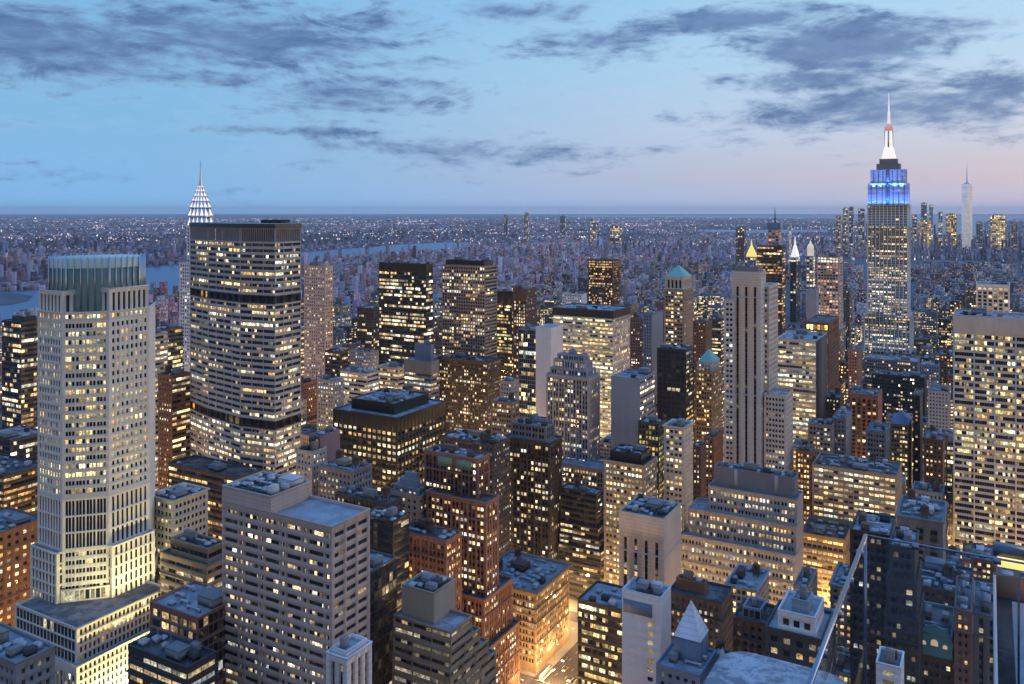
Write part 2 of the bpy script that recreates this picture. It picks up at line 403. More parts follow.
def facade(wall, wins, P0, P1, z0, z1, st, rng, plain=False, seen=True):
    P0, P1 = np.asarray(P0, float), np.asarray(P1, float)
    L = float(np.linalg.norm(P1 - P0))
    if L < .01 or z1 - z0 < .01: return
    d = (P1 - P0) / L; n = np.array((d[1], -d[0]))
    mid = (P0 + P1) / 2
    cosv = float(np.dot(-mid, n)) / np.linalg.norm(mid)
    if st is None or plain or L < 2.5 or z1 - z0 < 3.0 or cosv < -0.06:
        wall.add([(*P0, z0), (*P1, z0), (*P1, z1), (*P0, z1)], [(0, 1, 2, 3)]); return
    m = min(st['m'], L * .2)
    nb = max(1, int(round((L - 2 * m) / st['bay']))); bw = (L - 2 * m) / nb
    hb, tb = st['base'], st['top']
    if hb + tb > .5 * (z1 - z0): hb = tb = .12 * (z1 - z0)
    nr = max(1, int((z1 - z0 - hb - tb) / st['row'] + .35)); rh = (z1 - z0 - hb - tb) / nr
    xs = [0.0]
    for i in range(nb):
        for a, b in st['pat']: xs += [m + (i + a) * bw, m + (i + b) * bw]
    xs = np.array(xs + [L])
    lo, hi = st['h']
    vert = st['mode'] == 'vert'
    zw = np.array([(z0 + hb + (j + lo) * rh, z0 + hb + (j + hi) * rh) for j in range(nr)])
    zs = np.array([z0, z0 + hb, z1 - tb, z1]) if vert else np.concatenate([[z0], zw.ravel(), [z1]])
    nx, nz = len(xs), len(zs)
    gx, gz = np.meshgrid(xs, zs, indexing='ij')
    V = np.stack([P0[0] + d[0] * gx, P0[1] + d[1] * gx, gz], -1).reshape(-1, 3)
    I, J = np.meshgrid(np.arange(nx - 1), np.arange(nz - 1), indexing='ij')
    hole = (I % 2 == 1) & (J % 2 == 1)
    def q(i, j): return np.stack([i * nz + j, (i + 1) * nz + j, (i + 1) * nz + j + 1, i * nz + j + 1], -1)
    solid = q(I[~hole], J[~hole]); hq = q(I[hole], J[hole])
    dep = st['dep']; D = np.array((n[0], n[1], 0)) * dep
    cv = V[hq].reshape(-1, 3) - D                    # recessed corners
    base = len(V); nh = len(hq); k = base + np.arange(nh * 4).reshape(nh, 4)
    rev = np.concatenate([np.stack([hq[:, a], hq[:, (a + 1) % 4], k[:, (a + 1) % 4], k[:, a]], -1) for a in range(4)]) if dep > .1 or vert else np.zeros((0, 4), int)
    wall.add(np.concatenate([V, cv]), np.concatenate([solid, rev]), 0)
    if vert: wall.f.append(k + wall.n - len(V) - nh * 4); wall.mi.append(np.full(nh, 1))
    if vert:
        cols = np.arange(1, nx - 1, 2); w = []
        for c in cols:
            for j in range(nr):
                a, b = P0 + d * (xs[c] + .03), P0 + d * (xs[c + 1] - .03)
                w.append([(*a, zw[j, 0]), (*b, zw[j, 0]), (*b, zw[j, 1]), (*a, zw[j, 1])])
        Q = np.array(w) - D + np.array((n[0], n[1], 0)) * .08
    else:
        Q = cv.reshape(nh, 4, 3)
        ks = st.get('sub', 1)
        if ks > 1:          # one wide opening holds several panes side by side
            parts = []
            ii = I[hole]; order = np.lexsort((J[hole], ii)); Q = Q[order]; Qc = Q.reshape((nx - 2) // 2, nr, 4, 3)
            for k_ in range(ks):
                A0, B0 = Qc[:, :, 0], Qc[:, :, 1]; A1, B1 = Qc[:, :, 3], Qc[:, :, 2]; f0, f1 = (k_ + .02) / ks, (k_ + .98) / ks
                parts.append(np.stack([A0 + (B0 - A0) * f0, A0 + (B0 - A0) * f1, A1 + (B1 - A1) * f1, A1 + (B1 - A1) * f0], 2))
            Q = np.stack(parts, 1).reshape(-1, 4, 3) + np.array((n[0], n[1], 0)) * .03
            bk = wall.n - nh * 4 + np.arange(nh * 4).reshape(nh, 4); wall.f.append(bk); wall.mi.append(np.full(nh, 1))
    ncol = (nx - 2) // 2 * (1 if vert else st.get('sub', 1))
    if st.get('fn'): colr = st['fn'](rng, ncol, nr)
    else: colr = lit_pattern(rng, ncol, nr, st)
    ctr = Q.mean(1); wd = np.linalg.norm(Q[:, 1] - Q[:, 0], axis=1); ht = Q[:, 2, 2] - Q[:, 1, 2]
    Yd = np.maximum(ctr[:, 1], 5)
    area = wd * ht * max(cosv, .01) * (F / Yd) ** 2
    px_, py_ = 512 + ctr[:, 0] / Yd * F, HY + (CZ - ctr[:, 2]) / Yd * F
    area = np.where((px_ < 0) | (px_ > 1024) | (py_ > 684) | (py_ < 0), 0, area)
    wins.append((Q, colr.reshape(-1, 3), area))
def glass_mesh(name, Q, colr, origin, mat=None):
    me = bpy.data.meshes.new(name); m = len(Q)
    v = Q.reshape(-1, 3) - np.array(origin)
    me.vertices.add(4 * m); me.vertices.foreach_set('co', v.astype(np.float32).ravel())
    me.loops.add(4 * m); me.loops.foreach_set('vertex_index', np.arange(4 * m, dtype=np.int32))
    me.polygons.add(m); me.polygons.foreach_set('loop_start', np.arange(0, 4 * m, 4, dtype=np.int32))
    me.update(calc_edges=True)
    a = me.attributes.new('lit', 'FLOAT_COLOR', 'POINT')
    # random corner tints paint in ceiling light or a half drawn blind
    g = np.random.default_rng(m * 7 + 3); lo_ = g.uniform(.25, 1.0, m); hi_ = np.where(g.random(m) < .25, g.uniform(.2, .7, m), 1.0); sd_ = g.uniform(.7, 1.0, (m, 2))
    fac = np.stack([lo_ * sd_[:, 0], lo_ * sd_[:, 1], hi_ * sd_[:, 1], hi_ * sd_[:, 0]], 1) * np.where(g.random(m) < .2, .35, 1.12)[:, None]
    c = np.ones((m, 4, 4), np.float32); c[:, :, :3] = colr[:, None, :] * fac[:, :, None]
    a.data.foreach_set('color', c.ravel())
    me.materials.append(mat or GLASS)
    return me

# ------------------------------------------------------------------ roof furniture (one mesh of each, shared by all copies)
ROT = -TH
def furn_meshes():
    d = {}
    a = Acc(); a.box((0, 0, .5), (1, 1, 1)); a.box((0, 0, 1.03), (1.04, 1.04, .06)); a.box((.3, -.505, .35), (.18, .02, .7))
    d['bulkhead'] = {w: a.mesh('bulkhead', W(w)) for w in ('grey_stone', 'tan_brick', 'brown_brick', 'pale_concrete', 'dark_concrete', 'white_panel')}
    a = Acc(); a.box((0, 0, .45), (1, 1, .8)); lathe(a, 0, 0, [(.34, .85), (.34, 1.0), (.28, 1.0), (.26, .92)], 12); a.box((0, -.51, .45), (.8, .02, .5)); a.box((.4, 0, .02), (.1, 1, .05)); a.box((-.4, 0, .02), (.1, 1, .05))
    d['cooling_unit'] = a.mesh('cooling_unit', plain_mat('galvanised', (.42, .43, .45), .45, .3))
    a = Acc(); a.box((0, 0, .6), (1, .22, .3)); a.box((.44, 0, .3), (.12, .22, .6)); a.box((-.44, 0, .3), (.12, .22, .6)); a.box((.1, .2, .6), (.14, .3, .24))
    d['duct'] = a.mesh('duct', plain_mat('galvanised', (.42, .43, .45), .45, .3))
    a = Acc(); lathe(a, 0, 0, [(.5, .42), (.5, 1.05), (.52, 1.05), (.04, 1.32)], 16)
    for sx in (-.3, .3):
        for sy in (-.3, .3): a.box((sx, sy, .22), (.07, .07, .44))
    a.box((0, 0, .40), (.9, .9, .05)); a.box((0, 0, .2), (.65, .04, .04)); a.box((0, 0, .2), (.04, .65, .04))
    d['water_tank'] = a.mesh('water_tank', wall_mat('cedar', (.14, .095, .065), .9))
    a = Acc(); a.box((0, 0, .5), (.03, .03, 1)); a.box((0, 0, .75), (.3, .02, .02)); a.box((0, 0, .6), (.2, .02, .02))
    d['mast'] = a.mesh('mast', plain_mat('mast_metal', (.3, .3, .31), .5, .5))
    return d
FURN = furn_meshes()
# ------------------------------------------------------------------ buildings
HEROES = []        # (pixel box, plan rectangle, reference phrase) of every placed building
PLANS = []
WIN_MIN = 15.0     # smallest window (square pixels) that gets an object of its own
MASONRY = {'brown_brick', 'red_brick', 'tan_brick', 'buff_brick', 'grey_stone', 'limestone', 'cream_terracotta', 'orange_brick', 'dark_concrete', 'umber', 'pale_limestone', 'lavender_stone'}
class Bld:
    def __init__(self, name, label, cat, at, group=None, seed=None):
        self.root = link(tag(bpy.data.objects.new(name, None), label, cat, group))
        self.o = (at[0], at[1], 0.0); self.root.location = self.o; self.root.empty_display_size = 1
        self.rng = np.random.default_rng(seed if seed is not None else abs(hash_str(label or name)) % 2**31)
        self.wins = []; self.top = None
    def style(self, st):
        return st
    def tier(self, poly, z0, z1, st, mats, roof='roof_gravel', parapet=.5, wmat2=None, name='wall', cornice=0.0):
        """st: one style for every face, or a list with one per edge"""
        poly = [np.asarray(p, float) for p in poly]
        wall = Acc(); k = len(poly)
        for i in range(k):
            s = st[i] if isinstance(st, list) else st
            facade(wall, self.wins, poly[i], poly[(i + 1) % k], z0, z1, s, self.rng)
        mats = mats if isinstance(mats, list) else [mats]
        wall.build(name, mats if len(mats) > 1 else mats * 2, self.root, self.o)
        s0_ = next((s for s in (st if isinstance(st, list) else [st]) if s), None)
        if s0_ and z1 - z0 > 30 and mats[0].name in MASONRY and k == 4:
            hb_, tb_ = s0_['base'], s0_['top']; nr_ = max(1, int((z1 - z0 - hb_ - tb_) / s0_['row'] + .35)); rh_ = (z1 - z0 - hb_ - tb_) / nr_
            for j in sorted({nr_ - 2, max(1, int(nr_ * .62)), max(1, int(nr_ * .3))})[-3:]:
                if j < 1: continue
                zb_ = z0 + hb_ + j * rh_ - .3; P1_ = offset_poly(poly, .42); a = Acc()
                V_ = [(p[0], p[1], zb_) for p in poly] + [(p[0], p[1], zb_ + .1) for p in P1_] + [(p[0], p[1], zb_ + .55) for p in P1_] + [(p[0], p[1], zb_ + .62) for p in poly]
                a.add(V_, [(r * k + i, r * k + (i + 1) % k, (r + 1) * k + (i + 1) % k, (r + 1) * k + i) for r in range(3) for i in range(k)])
                a.build('ledge', mats[0], self.root, self.o)
        if roof:
            me = bpy.data.meshes.new('roof')
            me.from_pydata([(p[0] - self.o[0], p[1] - self.o[1], z1 - .9) for p in poly], [], [list(range(k))])
            me.materials.append(ROOFS[roof] if isinstance(roof, str) else roof)
            self.roof = link(bpy.data.objects.new('roof', me), self.root)
            po, pi = offset_poly(poly, .12 + cornice), offset_poly(poly, -parapet)
            a = Acc(); zl = z1 - .35 - cornice * .8
            v = []
            for P, z in ((poly, zl), (po, zl + cornice * .5), (po, z1 + .12), (pi, z1 + .12), (pi, z1 - .95)): v += [(p[0], p[1], z) for p in P]
            f = [(r * k + i, r * k + (i + 1) % k, (r + 1) * k + (i + 1) % k, (r + 1) * k + i) for r in range(4) for i in range(k)]
            a.add(v, f)
            a.build('cornice' if cornice > .3 else 'parapet', mats[0], self.roof, self.o)
        self.top = (poly, z1)
        return self
    def part(self, name, acc, mats):
        return acc.build(name, mats, self.root, self.o)
    def furn(self, kind, e, s, z, size, rot=0.0, mesh=None):
        p = gw(e, s)
        o = bpy.data.objects.new(kind, mesh or FURN[kind])
        o.location = (p[0] - self.o[0], p[1] - self.o[1], z); o.scale = size; o.rotation_euler = (0, 0, ROT + rot)
        return link(o, getattr(self, 'roof', self.root))
    def clutter(self, rect, z, n=6, tanks=0, bulk='grey_stone', big=True):
        e0, e1, s0, s1 = rect; R = self.rng; z -= .9
        used = []
        def spot(w, d):
            for _ in range(14):
                if e1 - e0 < w + 3 or s1 - s0 < d + 3: return None
                e, s = R.uniform(e0 + w / 2 + 1.4, e1 - w / 2 - 1.4), R.uniform(s0 + d / 2 + 1.4, s1 - d / 2 - 1.4)
                if all(abs(e - a) > (w + b) / 2 + .3 or abs(s - c) > (d + f) / 2 + .3 for a, c, b, f in used):
                    used.append((e, s, w, d)); return e, s
            return None
        if big:
            w, d = min(9, (e1 - e0) * R.uniform(.16, .36)), min(8, (s1 - s0) * R.uniform(.2, .42))
            q = spot(w, d)
            if q: self.furn('bulkhead', *q, z, (w, d, R.uniform(2.6, 4.6)), mesh=FURN['bulkhead'][bulk])
        for _ in range(int(R.integers(0, 3)) if n > 2 else 0):
            q = spot(1.2, 1.2)
            if q: hm = R.uniform(3, 7.5); self.furn('mast', *q, z, (hm * .7, hm * .7, hm))
        for _ in range(tanks):
            q = spot(4.2, 4.2)
            if q: self.furn('water_tank', *q, z, (4.2, 4.2, 5.6))
        for i in range(int(n * 1.6)):
            kind = ('cooling_unit', 'cooling_unit', 'duct', 'bulkhead')[R.integers(4)]
            if kind == 'cooling_unit': w, d, h = R.uniform(1.4, 3.4), R.uniform(1.4, 3.0), R.uniform(1.2, 2.3)
            elif kind == 'duct': w, d, h = R.uniform(4, 9), R.uniform(3, 5), R.uniform(1.5, 2.4)
            else: w, d, h = R.uniform(2, 4), R.uniform(2, 4), R.uniform(2, 3)
            q = spot(w, d)
            if q: self.furn(kind, *q, z, (w, d, h), R.choice([0, math.pi / 2]) if kind == 'duct' and False else 0, mesh=FURN['bulkhead'][('pale_concrete', 'dark_concrete', bulk)[R.integers(3)]] if kind == 'bulkhead' else None)
    def finish(self, win_objects=True, mat=None):
        if not self.wins: return self.root
        Q = np.concatenate([w[0] for w in self.wins]); C = np.concatenate([w[1] for w in self.wins]); A = np.concatenate([w[2] for w in self.wins])
        own = np.zeros(len(Q), bool)
        if win_objects:
            order = np.argsort(-A)[:100]
            own[order[A[order] > WIN_MIN]] = True
        for i in np.nonzero(own)[0]:
            c = Q[i].mean(0)
            o = bpy.data.objects.new('window', glass_mesh('window', Q[i:i + 1], C[i:i + 1], c, mat))
            o.location = c - np.array(self.o); link(o, self.root)
        rest = ~own
        if rest.any():
            many = rest.sum() > 1
            o = bpy.data.objects.new('windows', glass_mesh('windows', Q[rest], C[rest], self.o, mat))
            o['kind'] = 'stuff'; link(o, self.root)
        return self.root
def hash_str(s):
    h = 0
    for ch in s: h = (h * 131 + ord(ch)) % 1000000007
    return h
def NW(n, w=None, back=None):
    """styles for a grid rectangle in the order north, west, south, east"""
    w = n if w is None else w
    return [n, w, None, w]
def register(box, rect, ref, yb):
    HEROES.append((box, rect, ref, yb)); PLANS.append(rect)
def mod(st, **k): return {**st, **k} if st else None

def hb(name, label, ref, xl, xc, xr, yt, Y, wall, st, yb=684, roof='roof_gravel', ups=(), n=5, tanks=0, bulk='grey_stone', cat='office building', z0=0.0, cornice=0.0, lit=None, lum=None, low=None, dmin=12, wall2=None, finish=True):
    """a grid-aligned building; ups: (inset north, west, east, south, top row, style or None, wall or None)"""
    r = solve(xl, xc, xr, Y, dmin)
    b = Bld(name, label, cat, gw(r[0], r[2]))
    def fix(s):
        if s is None: return None
        s = dict(s)
        if lit is not None: s['lit'] = lit
        if lum is not None: s['lum'] = lum
        if low is not None: s['low'] = low
        return s
    def styl(s):
        if isinstance(s, tuple): return [fix(s[0]), fix(s[1]), None, fix(s[1])]
        s = fix(s); return [s, s, None, s]
    def mt(w): return [W(x) for x in w] if isinstance(w, (list, tuple)) else W(w)
    z1 = zat(yt, Y)
    last = not ups
    b.tier(rect_poly(r), z0, z1, styl(st), mt(wall), roof, cornice=cornice)
    if wall2:
        p, q = gw(r[0] - .12, r[2] + .1), gw(r[0] - .12, r[3]); m_ = (p + q) / 2; a = Acc(); a.box((m_[0], m_[1], (z0 + z1) / 2 - .3), (.2, r[3] - r[2] - .2, z1 - z0 - .6), ROT); b.part('side_cladding', a, W(wall2))
    if not last: prev_r, prev_z = r, z1
    for i, u in enumerate(ups):
        dn, dw, de, ds = [(.06 if x == 0 else x) for x in u[:4]]; uy = u[4]; us = u[5] if len(u) > 5 else st; uw = u[6] if len(u) > 6 and u[6] else wall
        e0, e1, s0, s1 = prev_r
        q = (e0 + dw, max(e1 - de, e0 + dw + 2), s0 + dn, max(s1 - ds, s0 + dn + 2))
        p = gw(q[0], q[2]); uz = zat(uy, p[1])
        if uz < prev_z + .5: uz = prev_z + 2.5
        b.tier(rect_poly(q), prev_z - .9, uz, styl(us), mt(uw), roof)
        prev_r, prev_z = q, uz
    if last: prev_r, prev_z = r, z1
    if n or tanks: b.clutter(prev_r, prev_z, n, tanks, bulk)
    b.rect, b.ztop = prev_r, prev_z
    box = (xl, min(yt, ups[-1][4] if ups else yt), xr, yb)
    register(box, r, ref, yb)
    if finish: b.finish()
    return b
P = ST
# ------------------------------------------------------------------ the office towers and blocks one can tell apart, left to right and near to far
T_ = 'office tower'
hb('office_tower', 'dark bronze tower with concave ribbons of light, left of the glass crowned tower', 'the dark ribboned tower', 2, 21, 46, 322, 640, 'bronze_metal', mod(P['ribbon_dark'], lit=.42, tint=(1, .9, .75), low=.5), yb=428, roof='roof_tar', cat=T_, ups=((5, 5, 5, 5, 317, None),), n=3)
hb('office_building', 'brown building wrapped in orange lit ribbons, beside the glass crowned tower', 'the brown ribboned building', -45, 3, 46, 476, 520, 'umber', mod(P['ribbon'], lit=.62, tint=(1, .72, .42), lum=.8), yb=560, roof='roof_tar', n=9)
hb('office_building', 'low dark roofed building below the dark ribboned tower', 'the dark roofed block', -20, 10, 48, 440, 600, 'dark_concrete', P['ribbon_dark'], yb=475, roof='roof_silver', n=8)
hb('apartment_building', 'orange brick block with bright punched windows at the foot of the glass crowned tower', 'the orange brick block', -60, -22, 46, 540, 430, 'orange_brick', mod(P['small'], bay=4.2, row=4.2, lit=.55, lum=1.3, tint=(1, .9, .7)), yb=650, roof='roof_gravel', n=8, cat='apartment block')
hb('office_building', 'grey brick building seen corner on below the glass crowned tower', 'the grey brick corner', -40, 16, 40, 664, 250, 'grey_stone', mod(P['small'], lit=.15), roof='roof_pale', n=7)
hb('office_tower', 'narrow pale tower with stacked white lit floors between two larger towers', 'the narrow white lit tower', 138, 153, 168, 334, 600, 'pale_limestone', mod(P['ribbon'], lit=.8, run=3, lum=.9), yb=470, cat=T_, n=3)
hb('office_tower', 'orange glowing brick tower left of the broad slab with rounded sides', 'the orange glowing tower', 158, 172, 191, 376, 575, 'orange_brick', (mod(P['small'], lit=.35, low=.3), mod(P['ribbon'], lit=.6, lum=1.0)), yb=475, cat=T_, n=4, tanks=1)
hb('office_tower', 'dark green glass block with a flat roof behind the narrow white lit tower', 'the dark green glass block', 150, 158, 183, 330, 720, 'dark_glass_frame', mod(P['ribbon_dark'], lit=.3, tint=(.95, 1, .7)), yb=376, roof='roof_tar', cat=T_, n=2)
hb('office_building', 'light grey hotel block with a white parapet, right of the glass crowned tower', 'the white parapet block', 148, 173, 208, 501, 400, 'limestone', mod(P['pair'], lit=.3, lum=.8, low=.4), yb=600, roof='roof_tar', n=9, cornice=.6)
hb('office_building', 'dark terraced building with tan ledges beside the pink granite slab', 'the tan ledged terraces', 160, 207, 236, 566, 360, 'tan_brick', mod(P['ribbon'], lit=.35, lum=.8), yb=625, roof='roof_tar', ups=((3, 3, 3, 3, 549, mod(P['ribbon'], lit=.3)),), n=7)
hb('office_building', 'low brown podium with a bare roof at the foot of the broad rounded slab', 'the brown podium', 168, 236, 262, 478, 495, 'umber', mod(P['ribbon'], lit=.4, tint=(1, .8, .5)), yb=505, roof='roof_tar', n=3)
hb('office_building', 'glass block with warm lit bays and a blue roof left of the pink granite slab', 'the warm lit glass block', 150, 198, 242, 618, 300, 'red_brick', (mod(P['triple'], bay=5, pat=[(.05, .95)], sub=2, h=(.10, .82), lit=.85, lum=.8, run=2, tint=(1, .86, .66), dep=.5), mod(P['curtain'], lit=.12)), roof='roof_silver', n=6)
hb('office_building', 'low block with a bright shopfront storey below the warm lit glass block', 'the bright shopfront block', 128, 187, 214, 668, 272, 'dark_concrete', mod(P['ribbon'], lit=.9, lum=1.3, bay=8, sub=2), roof='roof_tar', n=5)

# the pink granite slab
slot = S(bay=11.0, sub=6, pat=[(.035, .70), (.78, .96)], h=(.36, .86), row=3.45, lit=.32, run=1.8, lum=.85, dep=.8, m=.8, base=1, top=2.2)
slotw = S(bay=6.6, sub=2, pat=[(.09, .91)], h=(.36, .86), row=3.45, lit=.2, run=1.5, lum=.7, dep=.6, m=.8, base=1, top=2.2)
pk = solve(222, 332, 370, 285)
b = Bld('office_tower', 'pink granite slab with dark slot windows and a raised plant storey', T_, gw(pk[0], pk[2]))
zp = zat(527, 285)
b.tier(rect_poly(pk), 0, zp, [slot, slotw, None, None], W('pink_granite'), 'roof_pale')
kk = (271 - 512) / F; t = None
N0, N1 = gw(pk[0], pk[2]), gw(pk[1], pk[2])
for t_ in np.linspace(0, 1, 400):
    p = N0 + (N1 - N0) * t_
    if p[0] / p[1] <= kk: t = t_; break
eb = pk[0] + (pk[1] - pk[0]) * t
ub = (eb, pk[1] - .05, pk[2] + .05, pk[3] - .05)
b.tier(rect_poly(ub), zp - .9, zp + 5.4, None, wall_mat('pink_granite_panels', PAL['pink_granite'][0], .6, course=.22), 'roof_tar', name='plant_storey')
b.clutter(ub, zp + 5.4, 15, 0, 'pale_concrete')
register((222, 488, 371, 684), pk, 'the pink granite slab', 684); b.finish()

hb('office_tower', 'white piered turret with a blue roof at the foot of the pink granite slab', 'the white piered turret', 326, 347, 360, 659, 258, ['white_panel', 'slate_blue'], S(mode='vert', bay=3.4, pat=[(.3, .78)], lit=.08, dep=.9, base=1, top=2.2), roof='roof_pale', n=1, ups=((1.2, 1.2, 1.2, 1.2, 652, None, 'white_panel'),), cat='office tower')
hb('office_tower', 'dark glass block with scattered bright floors tucked right of the pink granite slab', 'the dark glass block', 335, 362, 397, 577, 312, 'dark_glass_frame', mod(P['curtain'], lit=.13, run=5, lum=1.0), roof='roof_silver', n=4, cat=T_)
# stepped ribbon block in the foreground
rb = mod(P['ribbon'], bay=9.6, sub=3, h=(.42, .95), row=4.2, lit=.38, dep=.9, run=2, lum=.85, base=.2, top=.6)
r0 = solve(392, 450, 492, 300)
b = Bld('office_building', 'stepped block with deep concrete ribbons and a windowless box on its roof', 'office building', gw(r0[0], r0[2]))
zz = zat(633, 300)
steps = [(24, zz - 21), (18, zz - 14), (12, zz - 7), (6.5, zz)]
d0 = 8.5
prev = 0
for i, (dd, z1) in enumerate(steps):
    q = (r0[0] + (3 - i) * .0, r0[1], r0[2] + i * .25, r0[2] + d0 + dd)
    b.tier(rect_poly(q), max(prev - .9, 0), z1, [rb, rb, None, None], W('tan_brick' if i < 9 else 'grey_stone'), 'roof_silver')
    prev = z1
q = solve(402, 434, 455, 308)
b.tier(rect_poly(q), prev - .9, prev + 10.5, None, W('buff_brick'), 'roof_tar', name='plant_box')
b.clutter(q, prev + 10.5, 9, 0, 'grey_stone')
register((392, 585, 492, 684), (r0[0], r0[1], r0[2], r0[2] + 34), 'the stepped ribbon block', 684); b.finish()

# red brick tower with a green tiled panel under its roof
rbk = mod(P['vpair'], bay=4.8, base=1, top=2.2, lit=.42, lum=1.25, row=3.6, h=(.28, .74), low=.35)
b = hb('office_tower', 'red brick setback tower with a green tiled panel below its roofline', 'the red brick setback tower', 424, 478, 488, 459, 441, ['red_brick', 'brown_brick'], rbk, roof='roof_silver', n=7, cat=T_, finish=False, tanks=1, bulk='brown_brick')
a = Acc(); n_ = np.array((-SV[0], -SV[1])); p0 = gw(b.rect[0] + 4, b.rect[2]) + n_ * .25; p1 = gw(b.rect[1] - 9, b.rect[2]) + n_ * .25
for (u, v, mi) in ((0, .44, 0), (.46, .54, 1), (.56, 1, 0)):
    A_, B_ = p0 + (p1 - p0) * (1 - u), p0 + (p1 - p0) * (1 - v)
    A2, B2 = A_ - n_ * .4, B_ - n_ * .4
    z0_, z1_ = b.ztop - 7, b.ztop - 2
    a.add([(*A_, z0_), (*B_, z0_), (*B_, z1_), (*A_, z1_), (*A2, z0_), (*B2, z0_), (*B2, z1_), (*A2, z1_)], [(0, 1, 2, 3), (4, 0, 3, 7), (1, 5, 6, 2), (3, 2, 6, 7), (4, 5, 1, 0)], mi)
b.part('tiled_panel', a, [W('mosaic_green'), W('orange_brick')])
for (q, zt_) in (((221, 276, 362, 397.5), 38), ((223.5, 272, 364.5, 394), 62), (solve(426, 486, 499, 432), zat(503, 432))):
    b.tier(rect_poly(q), 0, zt_, [rbk, rbk, None, None], [W('red_brick'), W('brown_brick')], 'roof_tar', cornice=.5); PLANS.append(q)
b.finish()
hb('office_building', 'lower red brick wing with a dark roof left of the setback tower', 'the lower red brick wing', 396, 446, 462, 541, 412, 'red_brick', mod(rbk, lit=.4, tint=(1, .85, .6)), roof='roof_tar', n=6, tanks=1, bulk='brown_brick')
hb('office_building', 'beige building with a stepped pyramid of slate grey roofs', 'the beige pyramid roofed building', 388, 419, 425, 497, 450, 'buff_brick', mod(P['small'], lit=.22, bay=3.6), yb=540, roof='roof_silver', ups=((2, 2, 2, 2, 489, P['small'], 'blue_grey_panel'), (2.5, 2.5, 2.5, 2.5, 481, None, 'blue_grey_panel'), (2, 2, 2, 2, 474, None, 'blue_grey_panel')), n=0)
hb('office_building', 'dark flat roofed block behind the pink granite slab', 'the dark flat block', 335, 388, 400, 504, 415, 'dark_concrete', mod(P['small'], lit=.1), yb=560, roof='roof_tar', n=12, tanks=1)
hb('office_building', 'black clad block with one lit row in front of the beige pyramid roof', 'the black clad block', 362, 393, 400, 522, 372, 'black_metal', mod(P['ribbon_dark'], lit=.16), yb=590, roof='roof_tar', n=6)
hb('office_building', 'mauve windowless party wall building before the black gridded block', 'the mauve blank wall', 309, 320, 340, 436, 480, 'mauve_brick', (mod(P['small'], lit=.5), None), yb=490, n=4)
hb('office_building', 'pale narrow building with patched rooftops behind the pink granite slab', 'the pale narrow building', 296, 312, 322, 452, 470, 'limestone', mod(P['small'], lit=.3), yb=490, n=6, tanks=1, bulk='tan_brick')
hb('office_building', 'low grey building with crowded roof equipment behind the pink granite slab', 'the crowded grey roof', 318, 352, 372, 472, 455, 'grey_stone', mod(P['small'], lit=.2), yb=500, roof='roof_silver', n=12, tanks=2, bulk='tan_brick')

# black gridded block
gb = mod(P['grid'], bay=4.2, row=4.3, pat=[(.16, .84)], h=(.22, .74), lit=.60, run=2.5, lum=.95, dep=.5, top=9, tint=(1, .97, .82))
hb('office_tower', 'black gridded block with broad rows of lit windows and a raised pale roof', 'the black gridded block', 333, 397, 446, 418, 560, 'black_metal', gb, yb=508, roof='roof_silver', ups=((9, 9, 9, 9, 404, None, 'black_metal'),), n=16, cat=T_)

# broad rounded slab
mh = S(bay=8.6, sub=5, pat=[(.012, .988)], h=(.33, .84), row=3.75, m=.2, base=.4, top=.4, lit=.26, run=5, lum=1.05, dep=.55, tint=(1, .98, .88))
mhl = mod(mh, lit=.5)
def ppt(x, Y): return np.array(((x - 512) / F * Y, Y))
front = [ppt(190, 588), ppt(208, 566), ppt(240, 541), ppt(275, 530), ppt(301, 552)]
ctr = (front[0] + front[4]) / 2
backp = [front[4] * 1.03 + EV * 1.5, front[3] + SV * 40 + EV * 23, front[1] + SV * 44 + EV * 6, front[0] * 1.04 + SV * 3]
poly = front + backp
b = Bld('office_tower', 'broad concrete slab tower with canted sides and two dark plant bands', T_, poly[3])
Yr = 530
z_top, z_b1a, z_b1b, z_b2a, z_b2b = zat(224, Yr), zat(304.5, Yr), zat(296, Yr), zat(430.5, Yr), zat(421.5, Yr)
dark_band = S(bay=7.0, sub=2, pat=[(.03, .97)], h=(.06, .92), row=6, lit=.08, dep=1.6, base=0, top=.2, run=3, tint=(1, .75, .4), lum=.6)
finb = S(bay=1.75, pat=[(.25, .95)], h=(.02, .97), row=9, lit=0.03, dep=.8, base=.2, top=.6)
def secs(za, zb, st, nm, m, roof=None): b.tier(poly, za, zb, [st] * 4 + [None] * 5, m, roof, name=nm)
cc = W('pale_concrete') ; cd = wall_mat('weathered_concrete', (.37, .36, .345), .8)
secs(0, z_b2a, mod(mhl, low=.4), 'wall', cd); secs(z_b2a, z_b2b, dark_band, 'plant_band', W('black_metal')); secs(z_b2b, z_b1a, mh, 'wall', cd)
secs(z_b1a, z_b1b, dark_band, 'plant_band', W('black_metal')); secs(z_b1b, z_top - 11.5, mh, 'wall', cd); secs(z_top - 11.5, z_top - 2.6, finb, 'fin_band', W('grey_stone'))
a = Acc(); a.prism(offset_poly(poly, .6), z_top - 2.6, z_top, True); b.part('roof_overhang', a, W('black_metal'))
e_, s_ = wg(ctr + SV * 16)
for k in range(3): b.furn('mast', e_ - 6 - 9 * k, s_ + 4 * k, z_top, (9, 9, 5 - k))
b.furn('bulkhead', e_ - 5, s_ + 8, z_top, (16, 12, 2), mesh=FURN['bulkhead']['dark_concrete'])
es = [wg(p) for p in poly]
register((188, 222, 302, 480), (min(e for e, s in es), max(e for e, s in es), min(s for e, s in es), max(s for e, s in es)), 'the broad rounded slab', 480)
b.finish()

